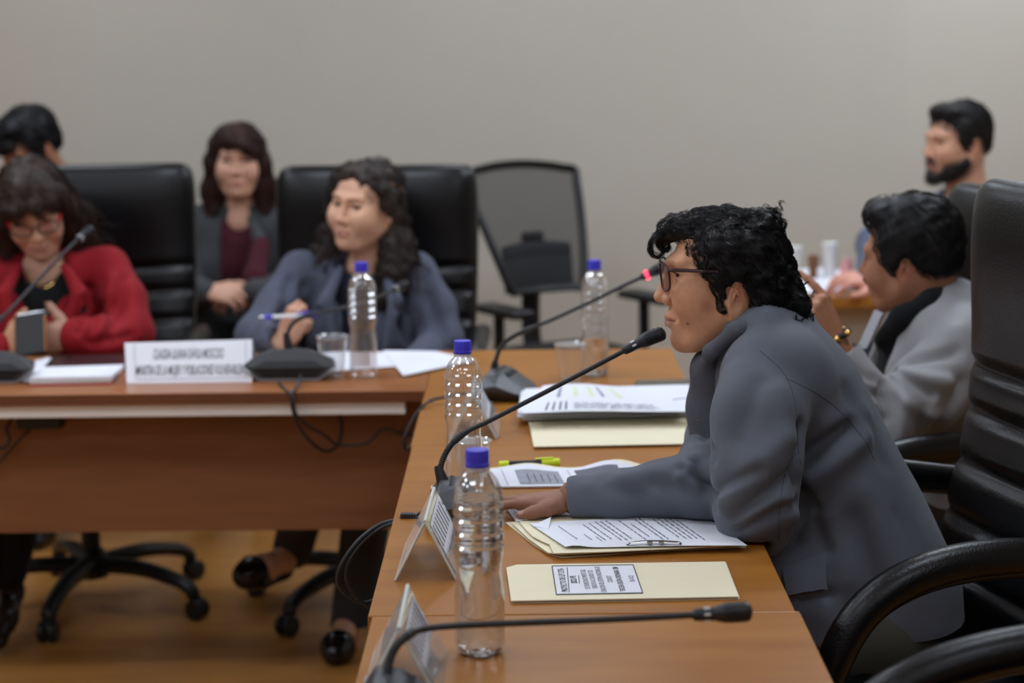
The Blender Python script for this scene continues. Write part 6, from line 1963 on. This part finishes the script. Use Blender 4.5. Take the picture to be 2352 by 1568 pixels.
# ------------------------------------------------------------------ dark-haired youth behind the woman in red
def build_youth():
    sk = srgb(178, 124, 94)[:3]
    o = dict(skin=sk, lip=srgb(150, 92, 80)[:3], brow_w=.7, neck=(-.05, 0, -.19), neck_r=.05, eye_open=.002)
    Y = 6.40
    HM = frame(P(66, 338, Y), (-.60, -.66, -.42), (-.22, -.30, .92))
    nb = P(85, 450, Y + .04); ch = P(85, 560, Y + .05); wa = Vector((ch.x, Y + .08, .68)); hp = Vector((ch.x, Y + .06, .54))
    sR, sL = P(-25, 468, Y + .04), P(190, 468, Y + .04)
    arms = [[sR, P(-40, 600, Y - .03), P(30, 650, Y - .25)], [sL, P(205, 600, Y - .03), P(130, 650, Y - .25)]]
    inner = torso_inner([hp, wa, ch, nb, HM @ Vector((-.05, 0, -.12))], [.12, .11, .11, .055, .05], (0, 1, 0), .65, arms, sk)
    h1 = hand_part(dict(h=.0045, curl=[(.4, .5, .3)] * 4), frame(arms[0][2], (.8, -.5, -.1), (0, -.3, 1)), sk); h2 = hand_part(dict(h=.0045, curl=[(.4, .5, .3)] * 4), frame(arms[1][2], (-.8, -.5, -.1), (0, -.3, 1)), sk, left=True)
    body = person('person', 'person with short black hair bowing the head behind the person in red', [head_part(o, HM, .0045), inner, h1, h2])
    J = Field((-1.95, Y - .34, .5), (-1.20, Y + .30, 1.14), .011)
    J.chain([hp, wa, ch, P(85, 500, Y + .04)], [.178, .165, .165, .12], .05, flat=(0, 1, 0), ff=.70); J.cone(sR, sL, .06, .06, .05)
    for a_ in arms: J.chain(a_, [.06, .055, .042], .03)
    J.cone(P(85, 470, Y), P(75, 400, Y), .05, .055, .01, mode='s')
    cloth_obj('jacket', J, cloth_mat('pale_grey_jacket', srgb(120, 126, 140), .85), body)
    legs(body, hp, [Vector((hp.x - .10, Y - .40, .53)), Vector((hp.x + .10, Y - .40, .53))], [Vector((hp.x - .10, Y - .42, .09)), Vector((hp.x + .10, Y - .42, .09))], cloth_mat('dark_slacks', srgb(26, 27, 32), .9), M['black_plastic'])
    R = short_hair(.006, .006, .002)
    R.chain([(.085, -.04, .055), (.092, .0, .050), (.085, .04, .052)], [.018, .02, .018], .015)
    R.noise(.002, 120, 21)
    hair_obj('hair', R, HM, hair_mat('jet_hair', srgb(14, 14, 16), srgb(26, 26, 29), .4), body, down_flow((-.06, 0, .12), (.2, 0, 0)), 1800, 9, .006, .0007, hug=.6, off=.001, jitter=.12, spread=.005, core_shrink=.002)
    visitor_chair((hp.x, Y + .05, 0), 0, 'plain dark chair under the person bowing the head')
build_youth()

# ------------------------------------------------------------------ man in light grey pointing
def build_pointing():
    sk = srgb(178, 124, 96)[:3]
    o = dict(skin=sk, lip=srgb(136, 82, 72)[:3], flush=srgb(166, 92, 74)[:3], brow_w=1.0, neck=(-.050, 0, -.20), neck_r=.062, nose=1.15, jaw=1.1, width=1.0, ear=1.08, crease=.003, ear_dz=-.004, eye_open=.0036)
    Y = 4.16
    a = math.radians(33)
    HM = frame(P(2088, 584, Y), (-math.cos(a), math.sin(a), -.03), (0, -.22, 1))
    nb = P(2140, 740, Y + .02); ch = P(2150, 880, Y + .02); wa = Vector((ch.x + .03, Y + .02, .70)); hp = Vector((ch.x - .02, Y + .02, .54))
    sL = P(2222, 800, Y - .17); sR = P(2110, 800, Y + .20)
    eL = P(2016, 985, Y - .24); wL = P(1924, 812, Y - .22)
    eR = P(2010, 940, Y + .26); wR = P(1960, 905, Y + .10)
    h1 = hand_part(dict(h=.0031, size=1.08, curl=[(.42, .12, .08), (1.25, 1.4, .7), (1.35, 1.5, .8), (1.4, 1.5, .8)], spread=(.06, .0, -.03, -.05), thumb=[(.012, .024, -.012), (.040, .036, -.036), (.062, .022, -.052), (.080, .006, -.056)]),
                   frame(P(1924, 796, Y - .22), P(1878, 690, Y - .22) - P(1924, 796, Y - .22), (.72, -.62, .25)), srgb(178, 124, 94)[:3], left=True)
    h2 = hand_part(dict(h=.0045), frame(wR, (-1, -.3, -.1), (0, 0, 1)), sk)
    inner = torso_inner([hp, wa, ch, nb, HM @ Vector((-.05, 0, -.12))], [.12, .11, .12, .06, .055], (1, 0, 0), .7, [[sL, eL, wL], [sR, eR, wR]], sk)
    body = person('person', 'person in a light grey jacket with moustache pointing a finger', [head_part(o, HM, .0033), h1, h2, inner])
    eyeballs(body, HM)
    b = MB(); b.tube(smooth_path([HM @ Vector((.086, -.026, -.062)), HM @ Vector((.099, -.010, -.055)), HM @ Vector((.101, 0, -.054)), HM @ Vector((.099, .010, -.055)), HM @ Vector((.086, .026, -.062))], 5), [.003, .006, .0055, .006, .003], 8, flat=.7); b.build('moustache', hair_mat('moustache_hair', srgb(18, 17, 18)), body)
    # dark collar and pale lapel
    S = Field((.55, Y - .30, .50), (1.12, Y + .32, 1.06), .008)
    S.chain([hp, wa, ch, P(2130, 790, Y + .02)], [.16, .15, .158, .12], .05, flat=(1, 0, 0), ff=.75)
    S.chain([P(2030, 780, Y - .02), P(2070, 730, Y - .07), P(2140, 690, Y - .09), P(2200, 650, Y + .0)], [.022, .023, .022, .018], .02); S.chain([P(2030, 780, Y + .03), P(2080, 730, Y + .10), P(2190, 660, Y + .08)], [.022, .022, .018], .02)
    S.cone(P(2120, 730, Y), P(2090, 640, Y), .058, .064, .01, mode='s')
    cloth_obj('dark_collar', S, cloth_mat('black_velvet_collar', srgb(24, 25, 28), .95), body)
    J = Field((.46, Y - .38, .50), (1.16, Y + .40, 1.05), .0055)
    J.chain([hp, wa, ch, P(2160, 800, Y + .02)], [.18, .172, .178, .15], .05, flat=(1, 0, 0), ff=.78)
    J.cone(sL, sR, .072, .072, .05); J.cone(P(2190, 760, Y - .08), P(2180, 745, Y + .12), .078, .078, .05)
    J.chain([P(2205, 680, Y - .02), P(2170, 720, Y - .09)], [.03, .03], .03)
    J.chain([sL, P(2130, 900, Y - .22), eL], [.082, .076, .066], .03); J.chain([eL, P(1968, 900, Y - .24), wL], [.062, .056, .048], .02)
    J.chain([sR, eR, wR], [.075, .062, .046], .03)
    J.chain([P(2050, 740, Y), P(2010, 860, Y), P(1990, 960, Y)], [.060, .060, .05], .008, mode='s')
    J.cone(P(2110, 720, Y), P(2060, 620, Y), .072, .085, .01, mode='s')
    J.cone(wL, P(1905, 775, Y - .22), .044, .055, .004, mode='s')
    fl = [((2050, 830), (2190, 810), .014, -.014), ((2060, 860), (2180, 880), .016, .014), ((2050, 850), (2140, 905), .010, -.012), ((2040, 890), (2150, 960), .016, .010), ((1960, 850), (2010, 870), .010, -.010), ((1965, 880), (2015, 905), .010, -.012), ((1980, 915), (2020, 940), .012, .010), ((2030, 860), (2025, 960), .010, -.016), ((2080, 930), (2060, 1010), .014, .010), ((2120, 940), (2110, 1020), .014, -.010), ((2200, 760), (2240, 870), .02, .010), ((2210, 880), (2140, 1000), .02, -.012)]
    fl = [(p_, q_, w_, d_ * 1.25 + i_ * 1e-6) for i_, (p_, q_, w_, d_) in enumerate(fl)]
    jk = cloth_obj('jacket', J, cloth_mat('light_grey_jacket', srgb(150, 150, 152), .7, sheen=.15), body, traced=fl)
    b = MB(); q = [P(2008, 712, Y - .05), P(2026, 722, Y - .06), P(1990, 800, Y - .05), P(1968, 800, Y - .04)]; b.add(q + [p + Vector((.006, .008, 0)) for p in q], [(0, 1, 2, 3), (7, 6, 5, 4), (0, 1, 5, 4), (1, 2, 6, 5), (2, 3, 7, 6), (3, 0, 4, 7)]); b.build('pale_lapel', cloth_mat('pale_lapel_cloth', srgb(196, 200, 208), .6), jk, smooth=False)
    legs(body, hp + Vector((0, 0, -.02)), [Vector((.42, Y - .10, .53)), Vector((.42, Y + .12, .53))], [Vector((.40, Y - .10, .09)), Vector((.40, Y + .12, .09))], cloth_mat('brown_slacks', srgb(58, 50, 42), .9), M['black_plastic'], toe=(-1, 0, 0))
    R = short_hair(.006, .0, .002)
    R.chain([(.040, -.04, .096), (.060, .0, .092), (.040, .04, .096)], [.015, .018, .015], .02)
    R.ell((.070, 0, .0), (.045, .12, .070), .006, mode='s')
    R.noise(.002, 120, 31)
    hair_obj('hair', R, HM, hair_mat('black_short_hair', srgb(15, 15, 16), srgb(30, 30, 32), .4), body, down_flow((.02, 0, .12), (-.5, 0, 0)), 2000, 8, .006, .0006, hug=.6, off=.001, jitter=.14, spread=.005, core_shrink=.002)
    # watch on the wrist
    d = (P(1878, 690, Y - .22) - P(1924, 796, Y - .22)).normalized(); c = P(1914, 774, Y - .22)
    e1 = d.cross(Vector((0, 1, 0))).normalized(); e2 = d.cross(e1)
    w = empty('wristwatch', (0, 0, 0)); w.parent = body
    b = MB(); b.tube([c + (e1 * math.cos(t) + e2 * math.sin(t) * .86) * .0325 for t in np.linspace(0, 2 * PI, 28)], .008, 8, flat=.4, up=d) if False else b.tube([c + (e1 * math.cos(t) + e2 * math.sin(t) * .86) * .0325 for t in np.linspace(0, 2 * PI, 28)], .0065, 8); b.build('strap', M['black_plastic'], w)
    for t in (.6, 1.1, 1.6, 2.4, 3.9, 4.5): 
        b = MB(); b.ball(c + (e1 * math.cos(t) + e2 * math.sin(t) * .86) * .037, (.009, .009, .007), 12); b.build('gold_link', M['gold'], w)
build_pointing()

# ------------------------------------------------------------------ bearded man at the far table
def build_bearded():
    sk = srgb(216, 164, 136)[:3]
    bd = srgb(34, 28, 26)[:3]
    o = dict(skin=sk, lip=srgb(160, 96, 88)[:3], brow_w=1.0, neck=(-.045, 0, -.20), neck_r=.058, jaw=1.08, eye_open=.004,
             marks=[((.03, s * .05, -.085), (.060, .035, .040), bd, .85, 2.2) for s in (-1, 1)] + [((.075, 0, -.105), (.040, .040, .030), bd, .9, 2.5), ((.095, 0, -.056), (.02, .028, .008), bd, .85, 2.5), ((.09, 0, -.0715), (.02, .018, .009), srgb(160, 96, 88)[:3], .9, 3)])
    Y = 6.12
    a = math.radians(22)
    HM = frame(P(2196, 324, Y), (-math.cos(a), -math.sin(a), .0), (0, 0, 1))
    nb = P(2215, 470, Y + .02); ch = P(2225, 580, Y + .03); wa = Vector((ch.x, Y + .03, .68)); hp = Vector((ch.x, Y + .03, .54))
    fx = Vector((-math.cos(a), -math.sin(a), 0)); sd = Vector((math.sin(a), -math.cos(a), 0))
    sL = nb + sd * .18 + Vector((0, 0, -.05)); sR = nb - sd * .18 + Vector((0, 0, -.05))
    wR = P(2000, 640, Y - .26); eR = Vector((1.10, Y + .08, .86)); eL = sL + Vector((-.02, 0, -.24)); wL = eL + fx * .20 + Vector((0, 0, .0))
    h1 = hand_part(dict(h=.0045, curl=[(.5, .5, .3)] * 4), frame(wR, P(1945, 640, Y - .30) - wR, (-.1, -.5, .85)), srgb(214, 152, 132)[:3])
    h2 = hand_part(dict(h=.0045, curl=[(.5, .5, .3)] * 4), frame(wL, fx, (0, 0, 1)), sk, left=True)
    inner = torso_inner([hp, wa, ch, nb, HM @ Vector((-.045, 0, -.12))], [.12, .11, .12, .06, .055], tuple(fx), .7, [[sL, eL, wL], [sR, eR, wR]], sk)
    body = person('person', 'person with full dark beard and slate suit seated by the far table', [head_part(o, HM, .0040), h1, h2, inner])
    eyeballs(body, HM)
    S = Field((1.0, Y - .4, .5), (1.75, Y + .4, 1.12), .010)
    S.chain([hp, wa, ch, nb], [.165, .155, .16, .07], .05, flat=tuple(fx), ff=.7); S.cone(nb + Vector((0, 0, .0)), HM @ Vector((-.04, 0, -.135)), .066, .060, .02); S.cone(nb, HM @ Vector((-.02, 0, -.09)), .05, .055, .01, mode='s')
    cloth_obj('shirt', S, cloth_mat('pale_blue_shirt', srgb(168, 176, 206), .8), body)
    J = Field((.90, Y - .45, .5), (1.80, Y + .42, 1.10), .010)
    J.chain([hp, wa, ch, nb + Vector((0, 0, -.06))], [.18, .17, .178, .13], .05, flat=tuple(fx), ff=.74); J.cone(sL, sR, .068, .068, .05)
    J.chain([sL, eL, wL], [.07, .06, .046], .03); J.chain([sR, eR, wR], [.07, .058, .044], .03)
    J.chain([nb - fx * .09 + Vector((0, 0, .03)), nb + sd * .09 + Vector((0, 0, .02))], [.03, .026], .02); J.chain([nb - fx * .09 + Vector((0, 0, .03)), nb - sd * .09 + Vector((0, 0, .02))], [.03, .026], .02)
    J.cone(nb + Vector((0, 0, .0)), HM @ Vector((.0, 0, -.10)), .058, .066, .01, mode='s'); J.cone(nb + fx * .10, ch + fx * .14, .05, .03, .01, mode='s')
    cloth_obj('suit_jacket', J, cloth_mat('slate_suit', srgb(84, 92, 112), .85), body)
    legs(body, hp, [hp + fx * .42 + sd * .10 + Vector((0, 0, -.01)), hp + fx * .42 - sd * .10 + Vector((0, 0, -.01))], [hp + fx * .44 + sd * .10 + Vector((0, 0, -.45)), hp + fx * .44 - sd * .10 + Vector((0, 0, -.45))], cloth_mat('slate_trousers', srgb(50, 54, 66), .9), M['black_plastic'], toe=tuple(fx))
    R = short_hair(.0, -.006, .001)
    R.noise(.0015, 140, 41)
    hm = hair_mat('dark_short_hair', srgb(22, 20, 20), srgb(36, 33, 32), .42)
    hair_obj('hair', R, HM, hm, body, down_flow((.02, 0, .12), (-.3, 0, 0)), 1800, 8, .006, .0007, hug=.6, off=.001, jitter=.12, spread=.004, core_shrink=.002)
    B = Field((-.03, -.085, -.145), (.115, .085, -.03), .0032)
    for s in (-1, 1):
        B.chain([(.002, s * .058, -.030), (.004, s * .056, -.062), (.046, s * .034, -.098), (.074, s * .012, -.108)], [.010, .018, .020, .020], .015)
        B.chain([(.082, s * .026, -.070), (.094, s * .010, -.057), (.096, 0, -.056)], [.0045, .0060, .0055], .005)
        B.ell((.034, s * .044, -.078), (.034, .019, .030), .018)
    B.ell((.075, 0, -.108), (.023, .026, .020), .012)
    B.ell((.085, 0, -.073), (.025, .022, .010), .004, mode='s')
    hair_obj('beard', B, HM, hm, body, down_flow((.05, 0, .1)), 900, 5, .004, .0006, hug=.5, off=.001, jitter=.3, spread=.004, core_shrink=.001)
    visitor_chair((hp.x, Y + .02, 0), math.atan2(fx.y, fx.x) + PI / 2, 'plain dark chair under the bearded person')
build_bearded()

# blurred clutter on the far table
for (px, py, w, h, mt, lab, cat) in ((1822, 566, .05, .10, 'white_plastic', 'white paper cup at the far end of the far table', 'cup'), (1868, 578, .035, .07, 'panelwood', 'small brown cup between pale cups on the far table', 'cup'), (1905, 562, .05, .11, 'white_plastic', 'tall pale paper cup on the far table', 'cup')):
    q = P(px, 640, FT.y + .45); q.z = TOP
    t = empty('paper_cup', q); tag(t, lab, cat)
    b = MB(); b.lathe([(w * .34, 0), (w * .36, .002), (w * .5, h - .002), (w * .47, h - .002), (w * .33, .004)], 24); b.build('cup_wall', M[mt], t)
    b = MB(); b.lathe([(w * .49, h - .003), (w * .53, h), (w * .52, h + .004), (w * .47, h)], 24); b.build('rim', M[mt], t)
b = MB(); q = P(1945, 590, FT.y + .40); b.lathe([(.001, 0), (.018, 0), (.02, .003), (.02, .045), (.012, .06), (.012, .07), (.001, .07)], 20); o_ = b.build('pink_bottle', mat('pink_plastic', srgb(214, 150, 150), .4), None); o_.location = (q.x, q.y, TOP + .001); tag(o_, 'small pink bottle beside the cups on the far table', 'bottle')
